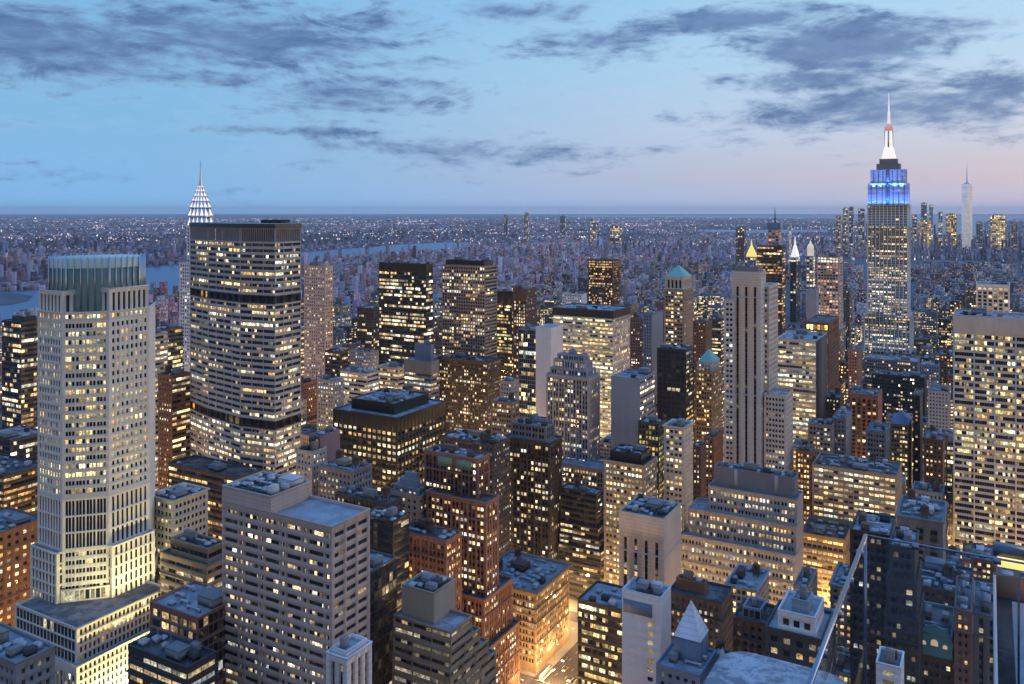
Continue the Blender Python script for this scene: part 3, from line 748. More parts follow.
# middle ground, left of centre
hb('apartment_tower', 'pinkish brown apartment tower right of the broad rounded slab', 'the pinkish apartment tower', 304, 325, 332, 266, 850, 'pink_granite', mod(P['small'], lit=.4, lum=.9, bay=3), yb=385, cat='apartment tower', n=4)
hb('office_tower', 'black tower with gold white ribbons of light and a blank dark top', 'the black ribboned tower', 379, 426, 431, 264, 850, 'black_metal', mod(P['ribbon_dark'], lit=.48, run=4, lum=1.1, top=9), yb=345, roof='roof_tar', cat=T_, n=6)
hb('office_tower', 'grey brown tower with a pink lit west wall, right of the black ribboned tower', 'the grey brown tower', 442, 485, 497, 266, 900, 'taupe', (mod(P['grid'], lit=.42, bay=3, lum=.85, run=2.4), mod(P['ribbon'], lit=.12)), yb=440, roof='roof_tar', ups=((3, 3, 3, 3, 261, None, 'black_metal'),), cat=T_, n=4)
hb('office_tower', 'lower shoulder block standing before the grey brown tower', 'the shoulder block', 437, 488, 501, 362, 850, ['umber', 'dark_concrete'], (mod(P['vpair'], lit=.45, lum=1.0), mod(P['small'], lit=.35)), yb=450, roof='roof_tar', cat=T_, n=6)
hb('office_tower', 'black tower with a blank top and gold lit floors right of the grey brown tower', 'the black and gold tower', 497, 512, 515, 292, 1000, 'black_metal', mod(P['ribbon_dark'], lit=.5, tint=(1, .85, .5), top=16), yb=400, roof='roof_tar', cat=T_, n=2)
hb('office_tower', 'brown finned tower with a slotted top beside the black and gold tower', 'the brown finned tower', 513, 526, 537, 289, 950, 'brown_brick', (mod(P['vert'], lit=.6, top=14, lum=1.0), mod(P['small'], lit=.15)), yb=330, cat=T_, n=3)
# pale slab with a glass half
kr = solve(518, 551, 563, 760)
b = Bld('office_tower', 'slim slab of blue glass and blank white walls right of centre', T_, gw(kr[0], kr[2]))
zk = zat(328, 760); em = kr[0] + (kr[1] - kr[0]) * .46
b.tier(rect_poly((em, kr[1], kr[2] + 1.5, kr[3])), 0, zk - 3, [mod(P['curtain'], lit=.24, tint=(.95, 1, .8)), None, None, None], W('slate_blue'), 'roof_silver', name='glass_wall')
b.tier(rect_poly((kr[0], em - .02, kr[2], kr[3])), 0, zk, None, W('white_panel'), 'roof_silver')
b.clutter((em, kr[1], kr[2] + 1.5, kr[3]), zk - 3, 4); register((518, 325, 564, 480), kr, 'the slim white slab', 425); b.finish()
def topglow(rng, nc, nr):
    o = lit_pattern(rng, nc, nr, mod(ST['vpair'], lit=.42, lum=.9, tint=(1, .8, .6))); o[:, -3:] = np.array((1.25, .78, .30)) * rng.uniform(.6, 1.2, (nc, 3, 1)); return o
# lit greenish tower
lr = dict(lit=.9, run=7, lum=.95, tint=(.98, 1.0, .72))
b = hb('office_tower', 'wide tower of yellow green lit floors under a dark banded roof', 'the yellow green lit tower', 553, 613, 630, 318, 820, 'pale_concrete', (mod(P['ribbon'], h=(.20, .72), **lr), mod(P['grid'], lit=.62, lum=.8, run=1.3, bay=2.6, tint=(1, .9, .7))), yb=445, roof='roof_silver', cat=T_, n=10, finish=False, ups=((-.4, -.4, -.4, 0, 311, None, 'black_metal'),))
b.finish()
hb('office_tower', 'brown tower whose top storeys glow orange, far behind the yellow green lit tower', 'the orange topped tower', 588, 613, 620, 260, 1250, 'brown_brick', mod(P['vpair'], lit=.42, lum=.9, tint=(1, .85, .65), top=2, fn=topglow), yb=306, roof='roof_tar', cat=T_, n=2, finish=False).finish()

# stepped grey tower with a domed crown
md = mod(P['vpair'], bay=4.6, pat=[(.12, .44), (.56, .88)], lit=.34, lum=1.0, base=1, top=2.5, h=(.25, .80))
bm_ = hb('office_tower', 'grey blue stepped tower with scalloped setbacks rising to a small dome', 'the grey domed tower', 546, 589, 600, 378, 625, ['lavender_stone', 'slate_blue'], md, yb=475, roof='roof_silver', cat=T_, n=0, finish=False,
         ups=((2.2, 2.2, 2.2, 2.2, 371, mod(md, base=.6, top=1)), (2, 2, 2, 2, 362, mod(md, base=.6, top=1)), (2.2, 2.2, 2.2, 2.2, 356, mod(md, base=.6, top=1))))
e0, e1, s0, s1 = bm_.rect; c_ = gw((e0 + e1) / 2, (s0 + s1) / 2); a = Acc()
rr = min(e1 - e0, s1 - s0) / 2 - .6
lathe(a, c_[0], c_[1], [(rr, bm_.ztop - .9), (rr, bm_.ztop + 1), (rr * .86, bm_.ztop + 2.6), (rr * .5, bm_.ztop + 3.8), (.3, bm_.ztop + 4.4)], 16)
bm_.part('dome', a, W('slate_blue'))
q = solve(556, 604, 614, 602); bm_.tier(rect_poly(q), 0, zat(470, 602), [md, md, None, None], [W('grey_stone'), W('slate_blue')], 'roof_silver'); PLANS.append(q)
bm_.finish()
# stone tower with a penthouse, centre
ar = mod(P['vpair'], bay=5.6, lit=.30, lum=1.15, top=1.5, base=2)
hb('office_tower', 'brown stone tower with tall piers and a recessed penthouse, in the middle', 'the brown stone tower', 505, 550, 562, 443, 560, ['dark_concrete', 'umber'], (mod(P['vpair'], lit=.36, lum=1.2, dep=.7), mod(P['vpair'], lit=.3, dep=.7)), yb=585, roof='roof_silver', cat=T_, cornice=.8,
   ups=((1.2, 3.5, 4, 4, 427, mod(P['vpair'], lit=.04), 'grey_stone'),), n=5)
# stepped dark block
sg = mod(P['ribbon'], bay=8.4, sub=3, lit=.42, run=4, h=(.36, .88), dep=.7, lum=1.0, base=.2, top=.5, low=.4)
r0 = solve(558, 601, 618, 551)
b = Bld('office_building', 'dark stepped block with warm lit ribbon terraces left of the slit windowed tower', 'office building', gw(r0[0], r0[2]))
prev = 0
for (s_in, w_in, y1, st_) in ((30, 0, 552, sg), (24, 1.6, 541, sg), (18, 3.2, 529, sg), (11, 4.8, 494, mod(sg, lit=.04))):
    q = (r0[0] + w_in, r0[1], r0[2] + w_in * .8, r0[2] + w_in * .8 + s_in); z1 = zat(y1, gw(q[0], q[2])[1])
    b.tier(rect_poly(q), max(prev - .9, 0), z1, [st_, st_, None, None], W('dark_concrete'), 'roof_silver'); prev = z1
b.clutter(q, prev, 8, 1); register((558, 488, 618, 600), (r0[0], r0[1], r0[2], r0[2] + 30), 'the dark stepped block', 600); b.finish()
# white stone tower with tall slits
slit = S(mode='vert', bay=6.2, pat=[(.30, .62)], h=(.2, .9), row=3.7, base=6, top=14, dep=.9, lit=.22, lum=1.1)
hb('office_tower', 'white stone tower with tall dark window slits and a blank west wall', 'the slit windowed tower', 619, 664, 681, 519, 462, ['pale_limestone', 'black_metal'], (slit, None), yb=605, roof='roof_tar', cat=T_, n=14)
# narrow white tower
nt = S(bay=5.2, pat=[(.1, .9)], h=(.3, .8), row=3.8, lit=.0, top=3, base=1, dep=.1)
r0 = solve(622, 661, 671, 330)
b = Bld('office_tower', 'slim white panelled tower with one column of orange and yellow lit windows', T_, gw(r0[0], r0[2])); z1 = zat(598, 330)
def onecol(rng, nc, nr):
    out = np.zeros((nc, nr, 3))
    for j in range(nr):
        if rng.random() < .85: out[0, j] = np.array(((1, .5, .12), (1, .72, .25), (1, .85, .5))[rng.integers(3)]) * rng.uniform(.6, 1.3)
    return out
wm = wall_mat('white_tile_panels', (.62, .64, .68), .5, course=.35)
wt = S(bay=60, pat=[(.66, .80)], h=(.28, .78), row=3.5, top=7, base=1, dep=.3, fn=onecol, m=.2)
b.tier(rect_poly(r0), 0, z1 - 3, [wt, None, None, None], wm, None)
b.tier(rect_poly(r0), z1 - 3, z1, None, W('white_panel'), 'roof_silver', name='roof_band')
a = Acc(); pA, pB = gw(r0[1] - .6, r0[2] - .06), gw(r0[0] + (r0[1] - r0[0]) * .22, r0[2] - .06); mA = (pA + pB) / 2; a.box((mA[0], mA[1], z1 - 6.2), (np.linalg.norm(pB - pA), .2, 5.2), ROT); b.part('louvre_band', a, W('slate_blue'))
b.clutter(r0, z1, 4); a = Acc(); cx_, cy_ = gw((r0[0] + r0[1]) / 2, (r0[2] + r0[3]) / 2); lathe(a, cx_, cy_, [(4, z1 - .88), (4, z1 + .6), (3.4, z1 + .6), (3.4, z1 - .3)], 20, cap=True)
b.part('roof_ring', a, W('dark_concrete')); register((622, 580, 671, 684), r0, 'the slim white tower', 684); b.finish()
# small building with a white pyramid
b = hb('office_building', 'low building topped by a steep white pyramid roof, right of the slim white tower', 'the white pyramid', 656, 700, 716, 676, 305, 'slate_blue', mod(P['small'], lit=.1), roof='roof_silver', n=3, finish=False)
q = solve(674, 700, 706, 314); zb = b.ztop - .9; a = Acc(); cp = gw((q[0] + q[1]) / 2, (q[2] + q[3]) / 2); q = (q[0], q[1], q[2], q[2] + (q[1] - q[0]))
cp = gw((q[0] + q[1]) / 2, (q[2] + q[3]) / 2)
zb += 5.5; a.prism(rect_poly(q), zb - 5.5, zb + 3.0, True, mi=1); a.prism(offset_poly(rect_poly(q), .3), zb + 3.04, zb + 15.5, False, poly2=[cp + d for d in (np.array((-.2, -.2)), np.array((.2, -.2)), np.array((.2, .2)), np.array((-.2, .2)))])
b.part('pyramid_roof', a, [W('white_panel'), W('slate_blue')]); b.finish()
# rooftops right of it
b = hb('office_building', 'flat block with cylindrical tanks and a small white obelisk on its dark roof', 'the tank topped block', 700, 728, 740, 676, 318, 'dark_concrete', mod(P['small'], lit=.1), roof='roof_tar', n=3, tanks=2, finish=False)
e0, e1, s0, s1 = b.rect; p = gw(e0 + 1.5 + (e1 - e0) * .12, s0 + 2.5); a = Acc(); lathe(a, p[0], p[1], [(1.8, b.ztop - .9), (1.6, b.ztop + 5), (.1, b.ztop + 9)], 4, rot=.26); b.part('obelisk', a, W('pale_limestone'))
b.finish()
hb('office_building', 'dark building with an orange red roof terrace behind the white pyramid', 'the orange red terrace', 668, 722, 733, 603, 385, 'dark_concrete', mod(P['small'], lit=.2), roof='roof_tar', n=10, bulk='tan_brick', ups=((6, 10, 2, 8, 584, None, 'orange_brick'),))
hb('office_building', 'dark building with a small glass cube on the roof before the stone ziggurat', 'the glass cube roof', 733, 766, 776, 624, 340, 'umber', mod(P['small'], lit=.16), roof='roof_tar', ups=((4, 3, 3, 4, 610, mod(P['curtain'], lit=.15), 'blue_grey_panel'),), n=4)
hb('office_building', 'pale blue roofed building with a lit top floor of white framed windows', 'the white framed top floor', 765, 822, 833, 640, 290, 'dark_concrete', mod(P['punch'], bay=4.5, lit=.6, lum=1.3, row=4.2), roof='roof_pale', ups=((2, 2.5, 4, 4, 618, S(bay=4.2, pat=[(.2, .8)], h=(.2, .75), row=5, lit=.1, dep=.6, base=1, top=1.4), 'white_panel'), (4, 3, 4, 5, 602, None, 'blue_grey_panel')), n=8)
# stone ziggurat
zg = S(bay=4.1, pat=[(.14, .43), (.57, .86)], h=(.26, .74), row=4.0, lit=.72, run=2, lum=.95, dep=.4, m=1, base=.6, top=1.6, tint=(1, .95, .80))
r0 = solve(680, 796, 801, 488)
b = Bld('office_building', 'long grey limestone ziggurat with three setbacks and even rows of small lit windows', 'office building', gw(r0[0], r0[2]))
prev = 0
lv = [(583, 0, -2, 0), (556, 0, 1, 0), (527, 3, 1.5, 4), (500, 6, 2, 16)]
for (y1, dn, dw, de) in lv:
    q = (r0[0] + max(dw, 0) * .25, r0[1] - de, r0[2] + dn, r0[2] + 24); z1 = zat(y1, gw(q[0], q[2])[1])
    b.tier(rect_poly(q), max(prev - .9, 0), z1, [zg, None, None, None], W('cool_stone'), 'roof_silver'); prev = z1
q2 = (q[0] + 2, q[1] - 3, q[2] + 3, q[3] - 4); z2 = zat(478, gw(q2[0], q2[2])[1])
b.tier(rect_poly(q2), prev - .9, z2, None, W('grey_stone'), 'roof_tar', name='attic')
b.clutter(q2, z2, 22, 0, 'grey_stone')
a = Acc()
for k in range(2): 
    ek = q2[0] + (q2[1] - q2[0]) * (.22 + .5 * k); pp = gw(ek, q2[2] - .2); a.box((pp[0], pp[1], (prev + z2) / 2), (2.2, .6, z2 - prev - .5), ROT)
b.part('buttress', a, W('limestone')); register((680, 455, 801, 590), (r0[0], r0[1], r0[2], r0[2] + 26), 'the limestone ziggurat', 590); b.finish()
# lit office wall
lo = mod(P['triple'], bay=6.5, pat=[(.05, .47), (.53, .95)], h=(.26, .74), row=3.9, lit=.86, run=3, lum=1.2, tint=(1, .93, .80))
hb('office_building', 'long masonry block with four bright rows of white lit windows', 'the bright rowed block', 812, 897, 903, 476, 560, 'buff_brick', lo, yb=520, roof='roof_tar', n=18, tanks=1)
hb('office_building', 'lower orange lit wing before the bright rowed block', 'the orange lit wing', 800, 845, 852, 540, 545, 'tan_brick', mod(lo, lit=.7, tint=(1, .82, .52)), yb=590, roof='roof_tar', n=6)
hb('office_building', 'narrow orange lit building between the ziggurat and the bright rowed block', 'the narrow orange lit building', 796, 811, 815, 452, 600, 'orange_brick', mod(P['pair'], lit=.85, lum=1.15, tint=(1, .85, .6)), yb=530, n=3)
hb('office_building', 'grey building with a blank wall and a slate blue roof behind the bright rowed block', 'the grey blank wall', 832, 846, 868, 419, 640, 'grey_stone', (mod(P['small'], lit=.25), None), yb=455, roof='roof_silver', n=5)
hb('office_building', 'grey windowed wing left of the grey blank wall', 'the grey windowed wing', 808, 832, 836, 426, 632, 'grey_stone', mod(P['pair'], lit=.35), yb=465, n=4)
hb('office_building', 'dim grey block with a few dark windows right of the grey blank wall', 'the dim grey block', 866, 886, 894, 433, 652, 'grey_stone', mod(P['pair'], lit=.15), yb=470, n=5)
# floodlit yellow building
hb('office_tower', 'narrow cream tower floodlit yellow from the terrace at its foot', 'the floodlit yellow tower', 664, 684, 693, 428, 540, 'cream_terracotta', (mod(P['pair'], lit=.55, lum=1.1, tint=(1, .95, .7)), mod(P['small'], lit=.3)), yb=505, cat=T_, n=4, cornice=.9)
hb('office_building', 'roof garden building glowing pale green left of the floodlit yellow tower', 'the roof garden building', 638, 659, 666, 424, 600, 'dark_concrete', mod(P['grid'], lit=.7, tint=(.95, 1, .62), lum=.8), yb=490, n=3)
hb('office_building', 'brightly lit masonry block under a black roof left of the floodlit yellow tower', 'the black roofed lit block', 604, 644, 657, 466, 522, 'buff_brick', mod(P['pair'], bay=5, lit=.85, lum=1.25, tint=(1, .93, .75)), yb=512, roof='roof_tar', n=7, ups=((3, 3, 3, 3, 455, None, 'black_metal'),))
hb('office_building', 'windowless blue grey slab with lit panes along its flank', 'the blank blue grey slab', 611, 640, 655, 379, 620, 'blue_grey_panel', (None, mod(P['ribbon'], lit=.35, lum=1.2)), yb=450, roof='roof_silver', cat=T_, n=4)
hb('office_tower', 'plain black slab with a thin lit west edge', 'the plain black slab', 657, 686, 694, 350, 680, 'black_metal', (S(bay=4, pat=[(.1, .9)], h=(.15, .85), lit=.03, dep=.05), mod(P['ribbon'], lit=.55, lum=.9)), yb=422, roof='roof_tar', cat=T_, n=4)
def pyramid_top(b, rect, z, h, mat, inset=.3, eave=.4, name='pyramid_roof'):
    a = Acc(); P4 = rect_poly(rect); c = gw((rect[0] + rect[1]) / 2, (rect[2] + rect[3]) / 2)
    a.prism(offset_poly(P4, eave), z, z + h, False, poly2=[c + (p - c) * .06 for p in P4]); b.part(name, a, mat)
    m = bpy.data.objects.new('finial', FURN['mast']); m.location = (c[0] - b.o[0], c[1] - b.o[1], z + h - .3); m.scale = (h * .2, h * .2, h * .35); link(m, b.root)
b = hb('office_tower', 'brown tower with a small pale green pyramid roof beside the plain black slab', 'the small green pyramid', 695, 713, 722, 372, 700, 'tan_brick', mod(P['pair'], lit=.4, tint=(1, .85, .62)), yb=460, cat=T_, n=0, finish=False, ups=((1.5, 1.5, 1.5, 1.5, 363, P['small'], 'pale_limestone'),))
pyramid_top(b, b.rect, b.ztop - .5, 10, W('green_copper')); b.finish()
b = hb('office_tower', 'ornate brown tower with a floodlit arcade under a green pyramid roof', 'the green pyramid tower', 664, 684, 693, 290, 780, 'tan_brick', (mod(P['triple'], lit=.42, lum=.9), mod(P['small'], lit=.2)), yb=350, cat=T_, n=0, finish=False,
       ups=((1.2, 1.2, 1.2, 1.2, 277, S(bay=3.4, pat=[(.22, .78)], h=(.1, .8), row=9, base=1, top=1, lit=.12, dep=.8), 'cream_terracotta'),))
pyramid_top(b, b.rect, b.ztop - .5, 10.5, W('green_copper')); b.finish(); GREENPYR = (b.rect, b.ztop)
hb('office_building', 'brown building with a slanting lit skylight left of the white slab tower', 'the brown skylight building', 704, 714, 723, 438, 580, 'orange_brick', mod(P['small'], lit=.4), yb=470, n=3, tanks=1)
hb('office_building', 'small brown building below the small green pyramid', 'the small brown building', 692, 701, 706, 447, 562, 'brown_brick', mod(P['small'], lit=.45), yb=480, n=2, tanks=1)

# white slab tower with three dark stripes
def stripes(rng, nc, nr): return np.zeros((nc, nr, 3)) + (rng.random((nc, nr, 1)) < .05) * np.array((.12, .09, .05))
sst = S(mode='vert', bay=6.6, pat=[(.35, .65)], h=(.25, .85), row=3.7, base=1, top=11, dep=1.0, m=1.2, fn=stripes)
r0 = solve(731.5, 761, 766, 600)
b = Bld('office_tower', 'tall white stone slab tower with three dark vertical stripes', T_, gw(r0[0], r0[2])); z1 = zat(272, 600)
b.tier(rect_poly(r0), 0, z1, [sst, mod(P['small'], lit=.2), None, None], [W('pale_limestone'), W('black_metal')], 'roof_silver')
wing = mod(P['pair'], bay=4.8, lit=.22, lum=1.0)
for (xl, xc, xr, yt, Y) in ((724, 734.5, 735, 300, 607), (759, 769, 778, 286, 609), (764, 786, 793, 396, 596)):
    q = solve(xl, xc, xr, Y); b.tier(rect_poly(q), 0, zat(yt, Y), [wing, wing, None, None], W('pale_limestone'), 'roof_silver', name='wing'); PLANS.append(q)
q = (r0[0] + 2.5, r0[1] - 2.5, r0[2] + 1.5, r0[3] - 1); b.tier(rect_poly(q), z1 - .9, z1 + 3.5, None, W('grey_stone'), 'roof_tar', name='attic'); b.clutter(q, z1 + 3.5, 4)
register((723, 268, 793, 470), r0, 'the white striped slab', 470); b.finish()
# bright yellow office beside it
hb('office_tower', 'office tower of dense bright white floors with a black side wall', 'the dense bright tower', 776, 816, 827, 341, 700, 'pale_concrete', (mod(P['ribbon'], lit=.90, run=5, lum=1.15, h=(.22, .74), row=3.9, tint=(1, .96, .78)), None), yb=450, roof='roof_silver', cat=T_, n=8, wall2='umber')
b = hb('office_tower', 'brown tower with a glowing orange rooftop box behind the dense bright tower', 'the glowing orange box', 805, 829, 839, 344, 800, 'brown_brick', mod(P['pair'], lit=.7, tint=(1, .66, .28), lum=.95), yb=392, roof='roof_tar', cat=T_, n=0, finish=False,
       ups=((0, 0, 0, 0, 323, S(bay=3.2, pat=[(.12, .88)], h=(.12, .86), row=6.5, lit=.92, lum=1.5, tint=(1, .72, .3), dep=.4)),)); b.finish()
def pinkish(rng, nc, nr):
    o = lit_pattern(rng, nc, nr, mod(ST['grid'], lit=.75, lum=.6, run=1.4)) * np.array((1, .72, .70)); o[:, -2:] = np.array((1.3, 1.15, .85)) * rng.uniform(.7, 1.2, (nc, 2, 1)); return o
hb('apartment_tower', 'pink lit gridded tower with a white glowing top, left of the blue crowned skyscraper', 'the pink lit gridded tower', 817, 839, 843, 257, 1150, 'pink_granite', S(bay=3.6, pat=[(.12, .88)], h=(.18, .8), row=3.9, fn=pinkish, dep=.3, top=.6), yb=325, cat='apartment tower', n=2)
hb('office_tower', 'plain blue grey slab against the pink lit gridded tower', 'the plain blue slab', 806.5, 816, 819, 290, 1060, 'blue_grey_panel', (None, None), yb=325, cat=T_, n=2)
hb('office_tower', 'dark brown tower with orange ribbons behind the white striped slab', 'the dark brown ribboned tower', 757, 782, 785.5, 246, 1150, 'bronze_metal', mod(P['ribbon_dark'], lit=.42, tint=(1, .72, .4), lum=.9), yb=330, roof='roof_tar', cat=T_, n=4)
hb('office_building', 'brown masonry block with lit upper windows beneath the dense bright tower', 'the brown masonry block', 819, 840, 844, 398, 740, 'brown_brick', mod(P['small'], lit=.35), yb=425, n=5, tanks=1)
hb('office_building', 'red brown building with an orange lit upper loggia', 'the orange loggia building', 850, 878, 883, 396, 760, 'red_brick', (mod(P['vert'], bay=4, lit=.2), P['small']), yb=430, n=5, tanks=1, low=2.5)
hb('office_building', 'slim reddish tower before the foot of the blue crowned skyscraper', 'the slim reddish tower', 848, 858, 862.5, 350, 900, 'red_brick', mod(P['small'], lit=.3), yb=392, cat=T_, n=2)
b = hb('office_building', 'tan building with a lit gable and rows of warm windows', 'the tan gabled building', 890, 909, 914, 425, 700, 'tan_brick', mod(P['triple'], lit=.55, tint=(1, .86, .6), low=.5), yb=465, n=0, finish=False)
pyramid_top(b, b.rect, b.ztop - .5, 8, W('slate_blue'), name='hipped_roof'); b.finish()
hb('office_tower', 'thin black tower with white dotted windows right of the tan gabled building', 'the thin black tower', 913, 920, 924.5, 396, 690, 'black_metal', mod(P['small'], lit=.4), yb=475, roof='roof_tar', cat=T_, n=2)
hb('office_building', 'brown block with a pale cornice left of the wide white striped slab', 'the brown corniced block', 924, 943, 951, 440, 640, 'brown_brick', mod(P['small'], lit=.4, tint=(1, .85, .6)), yb=480, n=4, tanks=1, cornice=.7)
hb('office_building', 'plain blue box building left of the wide white ribbed slab', 'the plain blue box', 928, 949, 955, 392, 810, 'blue_grey_panel', (mod(P['small'], lit=.1), None), yb=440, n=3)
hb('office_building', 'broad pale roofed block at the foot of the blue crowned skyscraper', 'the broad pale roof', 864, 918, 932, 362, 1000, 'grey_stone', mod(P['pair'], lit=.3), yb=375, roof='roof_pale', n=10)
hb('office_building', 'dark block with one bright lit corner below the broad pale roof', 'the bright cornered dark block', 872, 925, 940, 378, 930, 'dark_concrete', mod(P['pair'], lit=.2), yb=420, roof='roof_tar', n=12, tanks=1)
b = hb('office_building', 'white columned box tower on the skyline above the wide white ribbed slab', 'the white columned box', 976, 1010, 1013, 285, 800, 'white_panel', S(mode='vert', bay=4.6, pat=[(.16, .84)], h=(.2, .85), row=3.7, base=1, top=3, dep=.8, lit=.5, lum=.7), yb=315, cat=T_, n=2)
# wide white ribbed slab on the right
gr = S(bay=12.4, sub=8, pat=[(.035, .965)], h=(.29, .90), row=4.15, m=.6, base=.5, top=12.5, lit=.5, run=2.6, lum=.95, dep=.9, tint=(1, .95, .62))
b = hb('office_tower', 'wide white ribbed slab at the right edge with bands of yellow lit windows', 'the wide white ribbed slab', 953, 1106, 1112, 323, 538, 'pale_concrete', (gr, None), yb=565, roof='roof_silver', cat=T_, n=18, finish=False, dmin=40)
a = Acc(); e0, e1, s0, s1 = b.rect; nbay = round((e1 - e0 - 1.2) / 12.4)
for k in range(nbay + 1):
    pp = gw(e0 + .6 + k * (e1 - e0 - 1.2) / nbay, s0 - .35); a.box((pp[0], pp[1], b.ztop / 2 - 6), (.9, .7, b.ztop - 12), ROT)
b.part('ribs', a, W('pale_concrete')); b.finish()

# bottom right, dim
hb('office_tower', 'dark setback office tower with scattered lit windows at lower right', 'the dark setback tower', 850, 890, 896, 536, 345, 'umber', mod(P['pair'], bay=5, lit=.18, lum=1.0), roof='roof_silver', cat=T_, n=10, bulk='brown_brick')
rr_ = mod(P['triple'], bay=6.2, lit=.26, lum=1.0)
hb('office_tower', 'dark stone tower with two pale ledges right of the dark setback tower', 'the pale ledged dark tower', 884, 919, 924, 622, 318, 'dark_concrete', rr_, roof='roof_silver', cat=T_, n=7, ups=((1.2, .8, .8, 2, 585, rr_), (1.2, .8, .8, 2, 549, rr_)))
hb('office_building', 'grey piered building with recessed slots and roof tanks', 'the grey piered building', 897, 943, 952, 522, 430, 'grey_stone', (S(mode='vert', bay=6, pat=[(.25, .75)], lit=.1, top=5, dep=1), None), yb=590, roof='roof_gravel', n=10, tanks=2, bulk='pale_concrete', cornice=.7)
b = hb('office_building', 'teal tiled deco building with a lit arched gable at lower right', 'the teal deco building', 915, 954, 957, 662, 330, 'brown_brick', mod(P['pair'], bay=4.6, lit=.35, tint=(1, .85, .6)), roof='roof_tar', n=2, finish=False, ups=((.6, .6, .6, 4, 638, None, 'teal_tile'),))
e0, e1, s0, s1 = b.rect; nrm = -SV
a = Acc(); g0, g1 = gw(e1, s0), gw(e0, s0); gm = (g0 + g1) / 2; zt = b.ztop
a.add([(*(g0 + nrm * .05), zt), (*(g1 + nrm * .05), zt), (*(gm + nrm * .05), zt + 3.6), (*(g0 - nrm * 1.2), zt), (*(g1 - nrm * 1.2), zt), (*(gm - nrm * 1.2), zt + 3.6)], [(0, 1, 2, 2), (4, 3, 5, 5), (0, 2, 5, 3), (2, 1, 4, 5)])
b.part('gable', a, W('teal_tile'))
for k, t in enumerate((.2, .5, .8)):
    a = Acc(); c = g0 + (g1 - g0) * t + nrm * .18; z = zt - (4.2 if k != 1 else 3.4); R_ = .8 if k != 1 else 1.3; dv = (g1 - g0) / np.linalg.norm(g1 - g0)
    pts = [(c[0] + dv[0] * R_ * math.cos(t2), c[1] + dv[1] * R_ * math.cos(t2), z + R_ * math.sin(t2)) for t2 in np.linspace(0, math.pi, 11)]
    base_ = [(pts[10][0], pts[10][1], z - R_), (pts[0][0], pts[0][1], z - R_)]
    me = bpy.data.meshes.new('arched_window'); me.from_pydata([tuple(np.array(p_) - np.array(b.o)) for p_ in pts + base_], [], [list(range(13))])
    me.materials.append(emit_mat('arch_light', (1, .62, .28), .35)); link(bpy.data.objects.new('arched_window', me), b.root)
b.finish()
hb('office_building', 'dark roofscape block behind the teal deco building', 'the dark roofscape', 915, 972, 985, 596, 385, 'umber', mod(P['small'], lit=.12), roof='roof_tar', n=14, tanks=2)
hb('apartment_building', 'brown brick building with fire lit windows right of the teal deco building', 'the brown brick walk up', 954, 972, 976, 612, 325, 'red_brick', mod(P['small'], lit=.35, tint=(1, .8, .5)), n=5, tanks=1, cat='apartment block')
hb('office_building', 'grey columned narrow building beside the brown brick building at lower right', 'the grey columned building', 973, 1000, 1002, 618, 335, 'grey_stone', S(mode='vert', bay=4, pat=[(.3, .7)], lit=.12, dep=.8), n=4)
hb('office_building', 'small white penthouse with a yellow lit parapet at the bottom edge', 'the small white penthouse', 876, 901, 904, 668, 282, 'white_panel', S(bay=4, pat=[(.2, .8)], h=(.1, .6), row=3, lit=.6, lum=1.0, base=.2, top=1, dep=.2), n=2)

# lit middle distance blocks
hb('office_building', 'curved looking block of white lit rows behind the black gridded block', 'the white rowed block', 340, 367, 379, 374, 720, 'pale_limestone', mod(P['ribbon'], lit=.72, lum=1.0), yb=400, n=7)
hb('office_building', 'cream block glowing orange behind the black gridded block', 'the cream glowing block', 377, 398, 404, 368, 740, 'cream_terracotta', mod(P['ribbon'], lit=.7, tint=(1, .8, .48), lum=1.0), yb=395, n=6)
hb('office_building', 'grey block with slanted blue rooftop glazing and two bright floors', 'the slanted blue roof', 404, 431, 437, 362, 700, 'grey_stone', mod(P['ribbon'], lit=.6, lum=1.0, top=10), yb=400, roof='roof_silver', n=5, ups=((4, 3, 8, 3, 345, None, 'slate_blue'),))
hb('office_building', 'rounded pale block with few windows left of the black gridded block', 'the rounded pale block', 317, 334, 340, 381, 680, 'limestone', mod(P['small'], lit=.5), yb=440, n=4, tanks=1)
hb('office_building', 'dark block with two white lit floors behind the rounded pale block', 'the two floor lit block', 325, 340, 344, 352, 800, 'dark_concrete', mod(P['ribbon'], lit=.5), yb=380, n=5)
hb('office_building', 'blue white block with a big rooftop frame right of the two floor lit block', 'the rooftop frame block', 350, 371, 377, 352, 850, 'blue_grey_panel', mod(P['small'], lit=.3), yb=378, n=7)
hb('office_building', 'lit corner building in front of the slim white slab', 'the lit corner building', 491, 512, 519, 403, 650, 'tan_brick', mod(P['pair'], lit=.55, lum=1.0), yb=445, n=4, tanks=1)
hb('office_building', 'pale round shouldered building behind the lit corner building', 'the round shouldered building', 500, 512, 518, 382, 700, 'limestone', mod(P['small'], lit=.3), yb=405, n=3)
hb('office_building', 'narrow building with a lit yellow stair column left of the brown stone tower', 'the lit stair building', 485, 503, 508, 466, 545, 'dark_concrete', mod(P['pair'], lit=.6, lum=1.0, tint=(1, .9, .6)), yb=590, n=4)
hb('office_building', 'dark roof crowded with pale equipment behind the red brick setback tower', 'the crowded dark roof', 440, 494, 510, 445, 530, 'dark_concrete', mod(P['small'], lit=.3), yb=470, roof='roof_tar', n=20, tanks=2, bulk='tan_brick')
hb('office_building', 'white walled block on the far side of the yellow green lit tower', 'the white walled block', 562, 582, 587, 294, 1150, 'white_panel', (mod(P['small'], lit=.2), None), yb=305, n=4)
hb('apartment_tower', 'dark red apartment slab right of the yellow green lit tower', 'the dark red slab', 630, 645, 651, 319, 950, 'red_brick', mod(P['small'], lit=.25), yb=400, cat='apartment tower', n=3, tanks=1)
